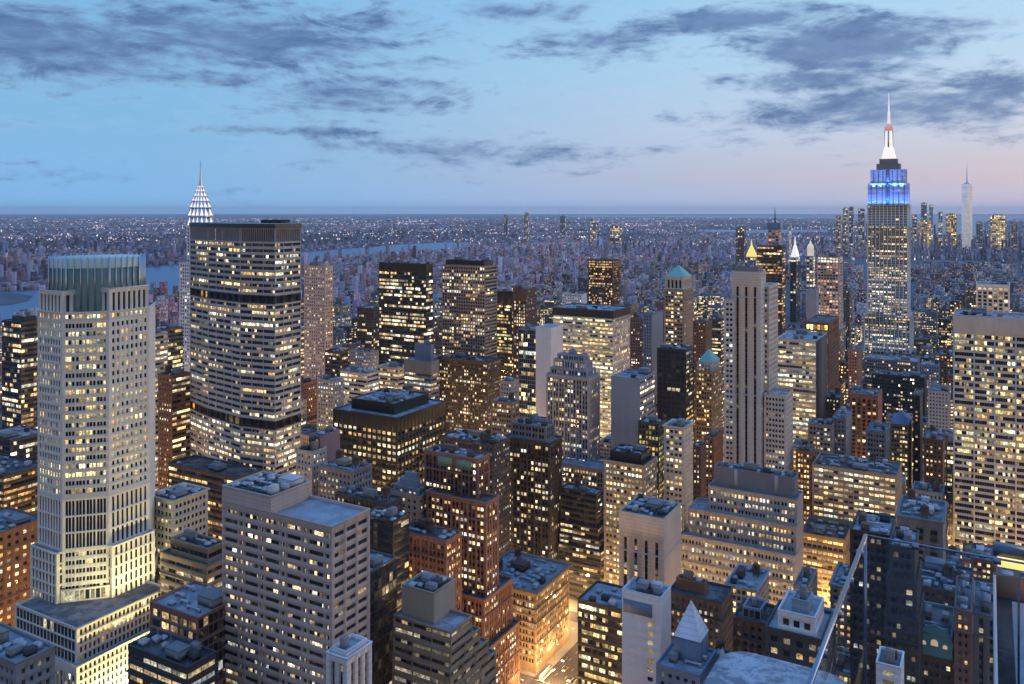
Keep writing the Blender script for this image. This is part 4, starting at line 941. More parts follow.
hb('apartment_tower', 'slate blue slab with a pale edge left of the green pyramid tower', 'the slate blue slab', 643, 652, 663, 314, 900, 'slate_blue', (mod(P['small'], lit=.08), None), yb=350, cat='apartment tower', n=2)
hb('office_building', 'brown building with an orange lit base right of the green pyramid tower', 'the orange based building', 693, 706, 712, 322, 900, 'brown_brick', mod(P['small'], lit=.3, low=2, tint=(1, .75, .45)), yb=362, n=3, tanks=1)
hb('office_building', 'dark building with wide lit rows left of the white striped slab', 'the dark wide rowed building', 709, 721, 725, 320, 950, 'dark_concrete', mod(P['ribbon'], lit=.5), yb=400, n=2)
# ------------------------------------------------------------------ landmarks
def light(name, kind, loc, energy, color, parent=None, size=.4, spot=None, aim=None):
    ld = bpy.data.lights.new(name, kind); ld.energy = energy; ld.color = color
    if kind == 'POINT' or kind == 'SPOT': ld.shadow_soft_size = size
    if kind == 'SPOT': ld.spot_size = spot or 1.6; ld.spot_blend = .6
    if kind == 'AREA': ld.size = size
    o = bpy.data.objects.new(name, ld); o.location = loc
    if aim is not None: o.rotation_euler = (Vector(loc) - Vector(aim)).to_track_quat('Z', 'Y').to_euler()
    return link(o, parent)

# ---- the glass crowned octagonal tower
def octagon_tower():
    A_ = np.array(((109 - 512) / F * 372, 372.0))          # south end of the near canted face
    kb = (62 - 512) / F
    dirv = EV - SV
    c = (kb * A_[1] - A_[0]) / (dirv[0] - kb * dirv[1])
    B_ = A_ + dirv * c
    e0, s0 = wg(A_)[0], wg(B_)[1]
    def along(p, v, px_): k = (px_ - 512) / F; return (k * p[1] - p[0]) / (v[0] - k * v[1])
    LW = along(A_, SV, 149.5); LN = along(B_, EV, 37.5)
    a = 2 * c + 0
    SE, SS = c + LN, c + LW
    side_e, side_s = SE + c, SS + c
    def octa(o=0.0, cc=None):
        cc = c if cc is None else cc
        x0, x1, y0, y1 = e0 - o, e0 + side_e + o, s0 - o, s0 + side_s + o
        pts = [(x1, y0 + cc), (x1 - cc, y0), (x0 + cc, y0), (x0, y0 + cc), (x0, y1 - cc), (x0 + cc, y1), (x1 - cc, y1), (x1, y1 - cc)]
        return [gw(*q) for q in pts]
    # edge 1: north, 2: north-west cant, 3: west
    b = Bld('office_tower', 'pale octagonal skyscraper with a tall glass crown and floodlit stepped base', T_, A_)
    def zt(y, p=None): return zat(y, (A_[1] + B_[1]) / 2)
    glow = W('bright_stone')
    wN = S(bay=2.1, pat=[(.24, .80)], h=(.18, .80), row=3.62, lit=.62, run=4, lum=.75, dep=.4, base=.2, top=.4, tint=(1, .92, .66))
    wC = S(bay=4.4, pat=[(.08, .33), (.37, .62), (.70, .94)], h=(.24, .78), row=3.62, lit=.62, run=4, lum=.9, dep=.35, base=.2, top=.4, tint=(1, .95, .66))
    wW = S(bay=2.2, pat=[(.24, .76)], h=(.24, .78), row=3.62, lit=.72, run=3, lum=.78, dep=.4, base=.2, top=.4, tint=(1, .93, .66))
    none7 = lambda n_, c_, w_: [wN if 0 else None, n_, c_, w_, None, None, None, None]
    zc = zt(259); z_top = zt(312); z_mid = zt(513); z_low = zt(546)
    tall = dict(row=6.2, h=(.05, .94), lit=.03)
    band = dict(lit=1.0, lum=1.25)
    z512a, z512b = zt(498), zt(512)
    full = lambda **k: none7(mod(wN, **k), mod(wC, **k), mod(wW, **k))
    poly = octa()
    b.tier(poly, 0, z_low - 1, full(lit=.08), glow, None)
    b.tier(poly, z_low - 1, z512a - 0, full(**tall), glow, None)
    b.tier(poly, z512a, z512b + 7.3, full(**band), glow, None)
    b.tier(poly, z512b + 7.3, z_top - 3.8, full(), glow, None)
    b.tier(poly, z_top - 3.8, z_top, full(lit=1.0, lum=1.5), glow, 'roof_pale')
    # wings round the crown
    x0, x1, y0, y1 = e0, e0 + side_e, s0, s0 + side_s
    wing = S(bay=2.75, pat=[(.25, .75)], h=(.05, .9), row=6.5, lit=.04, dep=.4, base=.5, top=1)
    for (q, z1) in (((x0 + c + .3, x1 - c - .3, y0 + .3, y0 + 9), zt(291)), ((x0 + .3, x0 + 9, y0 + c + .3, y1 - c - .3), zt(289))):
        b.tier(rect_poly(q), z_top - .9, z1, [wing, wing, None, wing], glow, 'roof_pale', name='wing')
    # glass crown
    cp = octa(-3.9, c * .92)
    crown, Tn, bs = principled('crown_glass')
    bs.inputs['Roughness'].default_value = .38; bs.inputs['Specular IOR Level'].default_value = .25
    tcn = Tn.new('ShaderNodeTexCoord'); nn_ = Tn.noise(tcn.outputs['Object'], .25, 3, .6)
    Tn.l.new(Tn.mix(nn_, (.10, .15, .13, 1), (.26, .34, .29, 1)), bs.inputs['Base Color'])
    a = Acc(); a.prism(cp, z_top - .5, zc - 2.8, True); b.part('glass_crown', a, crown)
    a = Acc(); a.prism(offset_poly(cp, .15), zc - 4.5, zc - .1, True)
    rim = emit_mat('rim_glow', (.35, .72, .70), .03, (.46, .52, .46)); b.part('crown_rim', a, rim)  # pale rim with a faint glow of its own
    a = Acc()
    for i in range(8):
        p, q = cp[i], cp[(i + 1) % 8]; L = np.linalg.norm(q - p); nf = max(2, int(L / 2.6)); d = (q - p) / L; nv = np.array((d[1], -d[0]))
        for k in range(nf + 1):
            r = p + d * L * k / nf + nv * .3; a.box((r[0], r[1], (z_top + zc) / 2 + .4), (.28, .6, zc - z_top + .8), math.atan2(d[1], d[0]))
    b.part('crown_fins', a, W('steel'))
    # wider lower shaft: shoulders on the north and west faces
    sh = mod(wN, lit=.06, row=4.6, h=(.08, .90), bay=2.6); shw = mod(wW, lit=.06, row=4.6, h=(.08, .90), bay=2.6)
    for (q, y1_) in (((x0 + c - .5, x1 - c + .8, y0 - 2.8, y0 + 6), 549), ((x0 - 2.8, x0 + 6, y0 + c - .5, y1 - c + .8), 547)):
        b.tier(rect_poly(q), 0, zt(y1_), [sh, shw, None, sh], glow, 'roof_silver', name='shoulder')
    # rectangular base
    cb = solve(7, 76.5, 177, 338)
    zb1, zb2 = zat(667, 338), zat(629, 341)
    r1 = cb; r2 = (cb[0] + 3, cb[1] - 2.5, cb[2] + 2, cb[3] - 3)
    gl = S(bay=2.4, pat=[(.08, .92)], h=(.06, .88), row=3.9, lit=.3, run=4, lum=.6, dep=.12, base=0, top=.5, tint=(1, .95, .6))
    glw = S(bay=2.0, pat=[(.22, .78)], h=(.16, .84), row=3.1, lit=.10, run=4, lum=.8, dep=.25, base=0, top=.5, tint=(1, .95, .6))
    b.tier(rect_poly(r1), 0, zb1, [mod(P['vert'], lit=.3, bay=2.6), glw, None, None], glow, 'roof_silver', name='base')
    b.tier(rect_poly(r2), zb1 - .9, zb2, [gl, glw, None, None], [glow, glow], 'roof_gravel', name='base')
    ldg = S(bay=2.2, pat=[(.1, .9)], h=(.1, .9), row=4.2, lit=1.0, lum=1.5, run=5, dep=.2, base=.1, top=.2, tint=(1, .95, .6))
    b.tier(octa(1.2), zb2 - .9, zb2 + 4.6, none7(ldg, ldg, None), glow, 'roof_silver', name='lit_storey')
    PLANS.append((cb[0], cb[1], cb[2], cb[3])); register((8, 258, 178, 684), (x0 - 4, x1 + 4, y0 - 4, y1 + 4), 'the glass crowned tower', 684)
    b.finish()
    # floodlights on the base terrace, pointing up and along the west faces
    for k in range(4):
        s = cb[2] + 5 + 12 * k; p = gw(cb[0] - 9, s); t = gw(x0, s + 2)
        light('floodlight', 'SPOT', (p[0] - b.o[0], p[1] - b.o[1], zb1 - 22), 34000, (1.0, .86, .36), b.root, .5, 2.2, (t[0] - b.o[0], t[1] - b.o[1], zb1 + 14))
    for k in range(5):
        s = r2[2] + 6 + 8.5 * k; p = gw(r2[0] + .9, s); t = gw(x0 - 3, s + 3)
        light('floodlight', 'SPOT', (p[0] - b.o[0], p[1] - b.o[1], zb2 + .4), 9500, (1.0, .88, .42), b.root, .4, 2.3, (t[0] - b.o[0], t[1] - b.o[1], zb2 + 16))
    return b
octagon_tower()

# ---- crowned spire tower behind the broad slab
def spire_tower():
    Y = 900.0; ctr = np.array(((200.5 - 512) / F * Y, Y))
    b = Bld('skyscraper', 'slender skyscraper with a steel scalloped crown and needle spire behind the broad slab', 'skyscraper', ctr)
    def sq(h): e, s = wg(ctr); return rect_poly((e - h, e + h, s - h, s + h))
    def zz(y): return zat(y, Y)
    st = S(bay=3.4, pat=[(.2, .8)], h=(.24, .76), lit=.38, lum=.9, run=1.3)
    b.tier(sq(15), 0, zz(262), [st, st, None, None], W('white_panel'), 'roof_silver'); b.tier(sq(10), zz(262) - .9, zz(226), [st, st, None, None], W('white_panel'), 'roof_silver')
    tiers = [(9.8, 226, 9.6), (9.3, 216, 8.4), (8.1, 207.5, 6.8), (6.5, 201, 5.2), (4.9, 196, 3.8), (3.6, 191.5, 2.6), (2.4, 187.5, 1.6)]
    a = Acc(); lit = []; e, s = wg(ctr)
    for i, (h, y, h2) in enumerate(tiers):
        z0 = zz(y); z1 = zz(tiers[i + 1][1]) if i + 1 < len(tiers) else zz(184.5)
        a.prism(sq(h), z0 - .6, z1, True, poly2=sq(max(h2 * .92, .8)))
        n = 3 if i < 4 else 2
        for side in range(4):
            P4 = sq(h); Q4 = sq(max(h2 * .92, .8)); p0, p1 = P4[side], P4[(side + 1) % 4]; q0, q1 = Q4[side], Q4[(side + 1) % 4]
            d = p1 - p0; nv = np.array((d[1], -d[0])) / np.linalg.norm(d) * .12
            for k in range(n):
                f0, f1 = (k + .14) / n, (k + .86) / n; fm = (k + .5) / n; H = z1 - z0
                L0, L1, M = p0 + d * f0 + nv, p0 + d * f1 + nv, q0 + (q1 - q0) * fm + nv
                T0 = L0 + (M - L0) * .12; 
                lit.append([(*L0, z0 + .08 * H), (*L1, z0 + .08 * H), (*M, z0 + .92 * H), (*M, z0 + .92 * H)])
    b.part('crown', a, W('steel'))
    a = Acc(); 
    for q in lit: a.add(q[:3] + [q[3]], [(0, 1, 2, 2)])
    b.part('crown_windows', a, emit_mat('crown_lamps', (1.0, .82, .64), .8))
    a = Acc(); lathe(a, ctr[0], ctr[1], [(2.3, zz(186)), (1.3, zz(181)), (.75, zz(173)), (.32, zz(161))], 8); b.part('spire', a, W('steel'))
    register((182, 162, 212, 370), (e - 18, e + 18, s - 18, s + 18), 'the scalloped spire tower', 370); b.finish()
spire_tower()

# ---- the tall skyscraper with the blue floodlit crown
def blue_crown():
    Y = 1290.0
    r0 = solve(867, 908.5, 912, Y, 30); r0 = (r0[0], r0[1], r0[2], r0[2] + 40)
    b = Bld('skyscraper', 'tall art deco skyscraper with a blue floodlit crown, white mast and antenna', 'skyscraper', gw(r0[0], r0[2]))
    def zz(y): return zat(y, Y)
    w = r0[1] - r0[0]
    ms = S(mode='vert', bay=w / 11.0, pat=[(.12, .45), (.51, .84)], h=(.26, .80), row=3.75, base=0, top=.5, dep=.6, lit=.56, run=5, lum=.95, m=1.5, tint=(1, .93, .78))
    def up(st, **k): return [mod(st, **k), mod(st, **k), None, None]
    wl, wd = W('bright_stone'), W('limestone')
    def inset(r, n, w_, e, s): return (r[0] + w_, r[1] - e, r[2] + n, r[3] - s)
    base = inset(r0, -16, -8, -8, -10); mid = inset(r0, -6, -4, -4, -4)
    b.tier(rect_poly(base), 0, zz(352), up(ms, lit=.4), [wl, wd], 'roof_silver')
    b.tier(rect_poly(mid), zz(352) - .9, zz(318), up(ms, lit=.6), [wl, wd], 'roof_silver')
    b.tier(rect_poly(r0), zz(318) - .9, zz(226), up(ms), [wl, wd], None)
    b.tier(rect_poly(inset(r0, .02, .02, .02, .02)), zz(226), zz(205), up(ms, lit=.12), [wl, wd], 'roof_silver')
    # floodlit crown: two shouldered tiers; proud slate panels paint in the dark centre recess
    cs = S(mode='vert', bay=w / 8.0, pat=[(.2, .44), (.56, .8)], h=(.2, .8), row=3.75, base=.5, top=1.5, dep=.8, lit=.03, m=1)
    c1 = inset(r0, 1.5, 1, 1, 2); c2 = inset(r0, 3.5, 4.5, 4.5, 4); c3 = inset(r0, 6, 13, 13, 6); c4 = inset(r0, 8, 17, 17, 8)
    for nm, q, za, zb in (('crown_tier', c1, 205.5, 183), ('crown_tier', c2, 183, 169)):
        b.tier(rect_poly(q), zz(za) - .9, zz(zb), up(mod(cs, pat=[(.40, .60)], dep=.4)), [W('pale_limestone'), W('pale_limestone')], 'roof_pale', name=nm)
    b.tier(rect_poly(c3), zz(169) - .9, zz(163), None, W('grey_stone'), 'roof_tar', name='crown_tier')
    b.tier(rect_poly(c4), zz(163) - .9, zz(158), None, W('grey_stone'), 'roof_tar', name='crown_tier')
    a = Acc(); em_ = (r0[0] + r0[1]) / 2
    for (rr_, za, zb, hw2) in ((c1, 205, 183, 3.0), (c2, 183, 169, 2.6)):
        p = gw(em_, rr_[2] - .12); a.box((p[0], p[1], (zz(za) + zz(zb)) / 2), (2 * hw2, .3, zz(zb) - zz(za) - 1.5), ROT)
        for dx in (-hw2 * .33, hw2 * .33): p = gw(em_ + dx, rr_[2] - .34); a.box((p[0], p[1], (zz(za) + zz(zb)) / 2), (.5, .25, zz(zb) - zz(za) - 2), ROT, 1)
    b.part('centre_bay', a, [W('slate_blue'), W('steel')])
    cx, cy = gw((r0[0] + r0[1]) / 2, (r0[2] + r0[3]) / 2)
    Yc = cy
    def zc(y): return zat(y, Yc)
    a = Acc()
    for (ra, ya, rb_, yb_) in ((11.5, 158.5, 9.0, 153), (9.0, 153, 6.2, 146), (6.2, 146, 5.2, 131)):
        lathe(a, cx, cy, [(ra, zc(ya)), (rb_, zc(yb_))], 8, rot=ROT + math.pi / 8)
    b.part('mast_base', a, emit_mat('mast_glow', (1.0, .86, .66), .62, (.7, .7, .7)))  # mast floodlighting put in as a glow of the surface itself
    a = Acc()
    for k in range(4):
        an = ROT + math.pi / 2 * k; a.box((cx + 5.6 * math.cos(an), cy + 5.6 * math.sin(an), (zc(150) + zc(131)) / 2), (1.4, 2.2, zc(131) - zc(150)), an)
    b.part('mast_wings', a, W('steel'))
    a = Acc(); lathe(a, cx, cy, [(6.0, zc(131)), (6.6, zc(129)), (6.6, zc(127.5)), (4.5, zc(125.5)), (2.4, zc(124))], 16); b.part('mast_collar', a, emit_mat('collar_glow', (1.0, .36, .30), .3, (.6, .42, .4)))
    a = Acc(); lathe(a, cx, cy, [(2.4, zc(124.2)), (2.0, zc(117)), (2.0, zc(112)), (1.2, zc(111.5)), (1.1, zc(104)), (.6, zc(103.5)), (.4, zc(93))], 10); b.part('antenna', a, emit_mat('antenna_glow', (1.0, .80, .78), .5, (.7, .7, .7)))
    bl = (.10, .28, 1.0)
    o = b.o; nrm = -SV
    def L(e, s, y, en, col, aim_e, aim_s, aim_y):
        p, t = gw(e, s), gw(aim_e, aim_s)
        light('floodlight', 'SPOT', (p[0] - o[0], p[1] - o[1], zz(y)), en, col, b.root, .8, 2.4, (t[0] - o[0], t[1] - o[1], zz(aim_y)))
    for k in range(6):
        e = c1[0] + (k + .5) * (c1[1] - c1[0]) / 6
        L(e, c1[2] - 6, 204.5, 21000, (.035, .14, 1.0), e, c1[2] + 1, 188)
    for k in range(5):
        e = c2[0] + (k + .5) * (c2[1] - c2[0]) / 5
        L(e, c2[2] - 4.5, 186, 15000, (.045, .20, 1.0), e, c2[2] + 2, 174)
    for s in (c1[2] + 6, c1[2] + 20): L(c1[0] - 8, s, 204.5, 20000, (.035, .14, 1.0), c1[0] + 1, s, 188)
    register((860, 93, 918, 355), base, 'the blue crowned skyscraper', 358); b.finish()
blue_crown()

# ---- smaller landmarks further off
def simple_tower(name, label, cat, ref, xl, xc, xr, yt, Y, wall, st, yb=260, group=None):
    r = solve(xl, xc, xr, Y); b = Bld(name, label, cat, gw(r[0], r[2]), group)
    b.tier(rect_poly(r), 0, zat(yt, Y), [st, st, None, st], W(wall), 'roof_silver'); b.rect, b.ztop = r, zat(yt, Y)
    register((xl, yt, xr, yb), r, ref, yb); return b
far = S(bay=6, row=6, pat=[(.15, .85)], h=(.2, .8), dep=0, lit=.42, lum=.8, m=.5)
b = simple_tower('office_tower', 'stone tower with a floodlit gold pyramid peak behind the white striped slab', T_, 'the gold pyramid', 744.5, 756, 758.5, 257, 1900, 'limestone', far, 262)
q = (b.rect[0] + 3, b.rect[1] - 3, b.rect[2] + 3, b.rect[3] - 3); c = gw((q[0] + q[1]) / 2, (q[2] + q[3]) / 2); a = Acc()
a.prism(rect_poly(q), b.ztop - .9, b.ztop + 3, False); a.prism(rect_poly(q), b.ztop + 3, b.ztop + 25, False, poly2=[c + (p - c) * .2 for p in rect_poly(q)]); lathe(a, c[0], c[1], [(2.2, b.ztop + 24.5), (1.6, b.ztop + 31), (.15, b.ztop + 40)], 8)
b.part('gold_pyramid', a, emit_mat('gilded_glow', (1.0, .66, .13), .75, (.75, .5, .12))); b.finish()  # floodlight on the gilding put in as the material's own glow
b = simple_tower('clock_tower', 'slim dark campanile with a lit white spire right of the dark brown ribboned tower', 'clock tower', 'the lit campanile', 790, 796, 800, 262, 1950, 'dark_concrete', mod(far, lit=.12), 330)
c = gw((b.rect[0] + b.rect[1]) / 2, (b.rect[2] + b.rect[3]) / 2); hw_ = (b.rect[1] - b.rect[0]) / 2
b.tier(rect_poly((b.rect[0] + .6, b.rect[1] - .6, b.rect[2] + .6, b.rect[3] - .6)), b.ztop - .9, b.ztop + 11, mod(far, lit=.9, lum=1.2), W('pale_limestone'), None, name='loggia')
a = Acc(); a.prism(rect_poly((b.rect[0] + .8, b.rect[1] - .8, b.rect[2] + .8, b.rect[3] - .8)), b.ztop + 11, b.ztop + 38, False, poly2=[c + (p - c) * .28 for p in rect_poly(b.rect)]); lathe(a, c[0], c[1], [(2.6, b.ztop + 37.5), (2.2, b.ztop + 45), (.2, b.ztop + 60)], 8)
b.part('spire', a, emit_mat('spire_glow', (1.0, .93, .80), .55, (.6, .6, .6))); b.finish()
b = simple_tower('office_tower', 'red lit tower with a dark flared top and tall mast, far behind the gold pyramid', T_, 'the red masted tower', 768, 779, 782, 229, 1700, 'pink_granite', mod(far, lit=.85, tint=(1, .5, .45), lum=.6), 244)
c = gw((b.rect[0] + b.rect[1]) / 2, (b.rect[2] + b.rect[3]) / 2); a = Acc(); a.prism(offset_poly(rect_poly(b.rect), 1.2), b.ztop - .4, b.ztop + 12, True); b.part('flared_top', a, W('slate_blue'))
a = Acc(); lathe(a, c[0], c[1], [(1.6, b.ztop + 11.8), (1.2, b.ztop + 24), (.3, b.ztop + 44)], 8); b.part('antenna', a, W('dark_concrete')); b.finish()
b = simple_tower('office_tower', 'small tower with a lit cupola left of the pink lit gridded tower', T_, 'the lit cupola', 806, 813, 815, 256, 1800, 'limestone', mod(far, lit=.8, lum=1.1), 268)
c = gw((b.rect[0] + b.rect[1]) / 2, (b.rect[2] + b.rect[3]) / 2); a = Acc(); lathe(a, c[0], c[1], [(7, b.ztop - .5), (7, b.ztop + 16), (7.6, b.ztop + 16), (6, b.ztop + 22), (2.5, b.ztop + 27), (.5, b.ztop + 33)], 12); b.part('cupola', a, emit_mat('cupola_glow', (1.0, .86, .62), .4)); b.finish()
# ---- downtown skyline: tapered glass tower and its neighbours
def chamfer_tower():
    Y = 5400.0; c = np.array(((967 - 512) / F * Y, Y)); h = 6.4 / F * Y
    b = Bld('skyscraper', 'white tapering glass skyscraper with chamfered corners and a thin spire on the horizon', 'skyscraper', c)
    zt_ = zat(184, Y)
    lo = rect_poly((wg(c)[0] - h * .72, wg(c)[0] + h * .72, wg(c)[1] - h * .72, wg(c)[1] + h * .72))
    R = h * .72
    e, s = wg(c)
    top = [gw(e, s - R), gw(e - R, s), gw(e, s + R), gw(e + R, s)]
    v = [(*(p - c), 0) for p in lo] + [(*(p - c), 60.) for p in lo] + [(*(p - c), zt_) for p in top]
    f = [(0, 1, 5, 4), (1, 2, 6, 5), (2, 3, 7, 6), (3, 0, 4, 7), (4, 5, 8), (5, 9, 8), (5, 6, 9), (6, 10, 9), (6, 7, 10), (7, 11, 10), (7, 4, 11), (4, 8, 11), (8, 9, 10, 11)]
    me = bpy.data.meshes.new('glass_shaft'); me.from_pydata(v, [], f)
    m, T, bs = principled('pale_sky_glass'); bs.inputs['Base Color'].default_value = (.62, .60, .66, 1); bs.inputs['Roughness'].default_value = .25; bs.inputs['Metallic'].default_value = .5
    tc = T.new('ShaderNodeTexCoord'); sp = T.new('ShaderNodeSeparateXYZ'); T.l.new(tc.outputs['Object'], sp.inputs[0])
    rowv = T.noise(T.comb(0.0, 0.0, T.math('MULTIPLY', sp.outputs[2], .07)), 1.0, 2); T.l.new(T.ramp(rowv, [(.4, (.6, .6, .64)), (.6, (.85, .82, .82))]), bs.inputs['Base Color'])
    n = T.noise(T.vmath('MULTIPLY', tc.outputs['Object'], (.06, .06, .12)), 1.0, 2)
    bs.inputs['Emission Color'].default_value = (1, .90, .80, 1); T.put(bs.inputs['Emission Strength'], T.smooth(n, .3, .7, .10, .22)); m.cycles.emission_sampling = 'NONE'
    me.materials.append(m); link(bpy.data.objects.new('glass_shaft', me), b.root)
    a = Acc(); lathe(a, c[0], c[1], [(R * .55, zt_ - 1), (R * .55, zt_ + 8), (5, zt_ + 8), (3.0, zt_ + 60), (.6, zat(163, Y))], 12); b.part('spire', a, W('steel'))
    register((959, 164, 975, 236), (e - h, e + h, s - h, s + h), 'the tapering glass skyscraper', 240)
chamfer_tower()
DT = [  # xl, xr, top row, depth, wall, lit, label
    (990, 1009, 215, 5200, 'limestone', .95, 'broad yellow lit block right of the tapering glass skyscraper'), (946, 959, 214, 5600, 'tan_brick', .9, 'yellow lit block just left of the tapering glass skyscraper'),
    (918, 934, 220, 5300, 'limestone', .95, 'yellow lit block under two paler towers right of the blue crown'), (921, 928, 203, 5700, 'blue_grey_panel', .5, 'tall pale twin topped tower above a yellow lit block'),
    (929, 934, 205, 5900, 'white_panel', .5, 'slim white tower next to the pale twin topped tower'), (938, 944, 212, 5500, 'white_panel', .5, 'small white domed tower between two yellow lit blocks'),
    (976, 984, 222, 5000, 'lavender_stone', .4, 'grey block right of the foot of the tapering glass skyscraper'), (1011, 1019, 222, 5100, 'pink_granite', .4, 'pinkish block at the right end of the far skyline'),
    (912, 918, 215, 6000, 'lavender_stone', .5, 'lilac grey slab right of the blue crowned skyscraper on the horizon'), (843, 849, 208, 4800, 'lavender_stone', .5, 'tallest tower of the far group left of the blue crown'),
    (836, 842, 216, 4700, 'pink_granite', .4, 'pinkish stub tower left end of the far group'), (849, 854, 207, 5000, 'blue_grey_panel', .4, 'pale twin of the tallest far tower'),
    (858, 866, 209, 5200, 'lavender_stone', .5, 'wide lilac grey tower just left of the blue crowned skyscraper'), (736, 746, 227, 3900, 'red_brick', .2, 'dark red far slab above the plain rooftops left of the gold pyramid'), (789, 791.5, 224, 4000, 'white_panel', .9, 'tiny bright white tower left of the lit campanile spire'), (504, 508, 215, 7000, 'blue_grey_panel', .25, 'lone slate tower on the flat horizon above the grey brown tower'),
    (524, 529, 213, 7200, 'pink_granite', .3, 'lone pinkish tower on the flat horizon right of the lone slate tower'), (560, 566, 216, 7300, 'blue_grey_panel', .4, 'rounded blue tower alone on the horizon left of the orange topped tower'),
    (590, 597, 219, 6500, 'limestone', .8, 'pale lit block on the far plain above the orange topped tower'), (610, 622, 226, 6300, 'tan_brick', .8, 'long lit block on the far plain right above the orange topped tower')]
for (xl, xr, yt, Y, wl, lt, lab) in DT:
    w_ = (xr - xl); sc_ = Y / F
    st = S(bay=1.6 * sc_, row=1.7 * sc_, pat=[(.12, .88)], h=(.15, .85), dep=0, lit=lt, lum=.75 if lt > .7 else .55, m=.3 * sc_, base=.3 * sc_, top=.4 * sc_, tint=(1, .88, .55) if lt > .85 else None)
    b = simple_tower('distant_tower', lab, 'skyscraper', 'far ' + lab.split(' ')[0], xl, xr - w_ * .18, xr, yt, Y, wl, st, yt + 14)
    q = b.rect; q = (q[0] + (q[1] - q[0]) * .25, q[1] - (q[1] - q[0]) * .25, q[2] + 5, q[3] - 3); a = Acc(); a.prism(rect_poly(q), b.ztop - 1, b.ztop + .6 * sc_, True); b.part('penthouse', a, W(wl)); b.finish()
    HEROES.pop()

# ------------------------------------------------------------------ ground, water, streets
RIV = [[(-60, 300), (-60, 345), (10, 338), (40, 322), (60, 300), (145, 297), (180, 305), (240, 283), (305, 264), (350, 258), (400, 254), (450, 250.5), (474, 245), (468, 242.5), (440, 242.5), (400, 244.5), (350, 248.5), (300, 252.5), (255, 258), (185, 264), (140, 268), (60, 278), (40, 290), (0, 292)],
       [(560, 215.6), (1100, 215.6), (1100, 219.5), (985, 220), (984, 236), (974, 238), (930, 231), (860, 219.5), (700, 217.6), (560, 217.2)], [(690, 232), (770, 233.5), (830, 232), (830, 229.5), (760, 230), (700, 229.5)]]
def inside(poly, x, y):
    r = np.zeros(np.shape(x), bool); n = len(poly)
    for i in range(n):
        x1, y1 = poly[i]; x2, y2 = poly[(i + 1) % n]
        c = ((y1 > y) != (y2 > y)) & (x < (x2 - x1) * (y - y1) / (y2 - y1 + 1e-12) + x1); r ^= c
    return r
def in_water(X, Y):
    x, y = 512 + X / Y * F, HY + CZ / Y * F
    return inside(RIV[0], x, y) | inside(RIV[1], x, y) | inside(RIV[2], x, y)
def flat(name, pts, z, mat, kind='structure'):
    me = bpy.data.meshes.new(name); me.from_pydata([(p[0], p[1], z) for p in pts], [], [list(range(len(pts)))]); me.materials.append(mat)
    return link(tag(bpy.data.objects.new(name, me), kind=kind))
def ground_mat():
    m, T, b = principled('ground_city')
    g = T.new('ShaderNodeNewGeometry')
    n = T.noise(g.outputs['Position'], .004, 6, .65); n2 = T.noise(g.outputs['Position'], .06, 4, .6)
    c = T.mix(T.smooth(n, .35, .65), (.075, .075, .09, 1), (.13, .12, .14, 1)); c = T.mix(T.math('MULTIPLY', n2, .5), c, (.035, .035, .04, 1))
    T.l.new(c, b.inputs['Base Color']); b.inputs['Roughness'].default_value = .85
    return m
flat('ground', [(-62000, -2000), (62000, -2000), (62000, 60000), (-62000, 60000)], 0, ground_mat())
def water_mat():
    m, T, b = principled('river_water')
    g = T.new('ShaderNodeNewGeometry'); n = T.noise(T.vmath('MULTIPLY', g.outputs['Position'], (.02, .008, .02)), 1.0, 5, .6)
    b.inputs['Base Color'].default_value = (.03, .10, .20, 1); b.inputs['Roughness'].default_value = .34; b.inputs['Specular IOR Level'].default_value = .35
    bp = T.new('ShaderNodeBump'); bp.inputs['Strength'].default_value = .3; bp.inputs['Distance'].default_value = 4; T.l.new(n, bp.inputs['Height']); T.l.new(bp.outputs[0], b.inputs['Normal'])
    return m
WATER = water_mat()
for nm, pl in zip(('river', 'bay', 'harbour_water'), RIV): flat(nm, [ground_at(x, y) for x, y in pl], .25, WATER)
AVE = [-1640, -1360, -1080, -800, -520, -385, -105, 205, 357, 500, 651, 805, 1010, 1220]; AW = 15
pave = wall_mat('pavement_concrete', (.22, .215, .21), .85)
asph = wall_mat('asphalt', (.05, .05, .052), .8)
acc = Acc(); lanes = Acc()
for i in range(6, 11):
    for k in range(-1, 12):
        e0, e1, s0, s1 = AVE[i] + AW, AVE[i + 1] - AW, 16 + 80 * k, 78 + 80 * k
        p = gw((e0 + e1) / 2, (s0 + s1) / 2)
        if p[1] < 150: continue
        acc.prism(rect_poly((e0 - 4, e1 + 4, s0 - 3, s1 + 3)), 0.0, .14, True)
tag(acc.build('pavement', pave), kind='structure')
flat('road', [gw(190, 100), gw(190, 1000), gw(220, 1000), gw(220, 100)][::-1], .004, asph)
for e in (199, 205, 211):
    for s in range(330, 640, 9): q = rect_poly((e - .08, e + .08, s, s + 3.2)); lanes.add([(*p, .009) for p in q], [(0, 1, 2, 3)])
for s in (399, 411, 479, 491): q = rect_poly((191, 219, s, s + .5)); lanes.add([(*p, .009) for p in q], [(0, 1, 2, 3)])
tag(lanes.build('road_markings', plain_mat('road_paint', (.7, .7, .68), .7)), kind='structure')
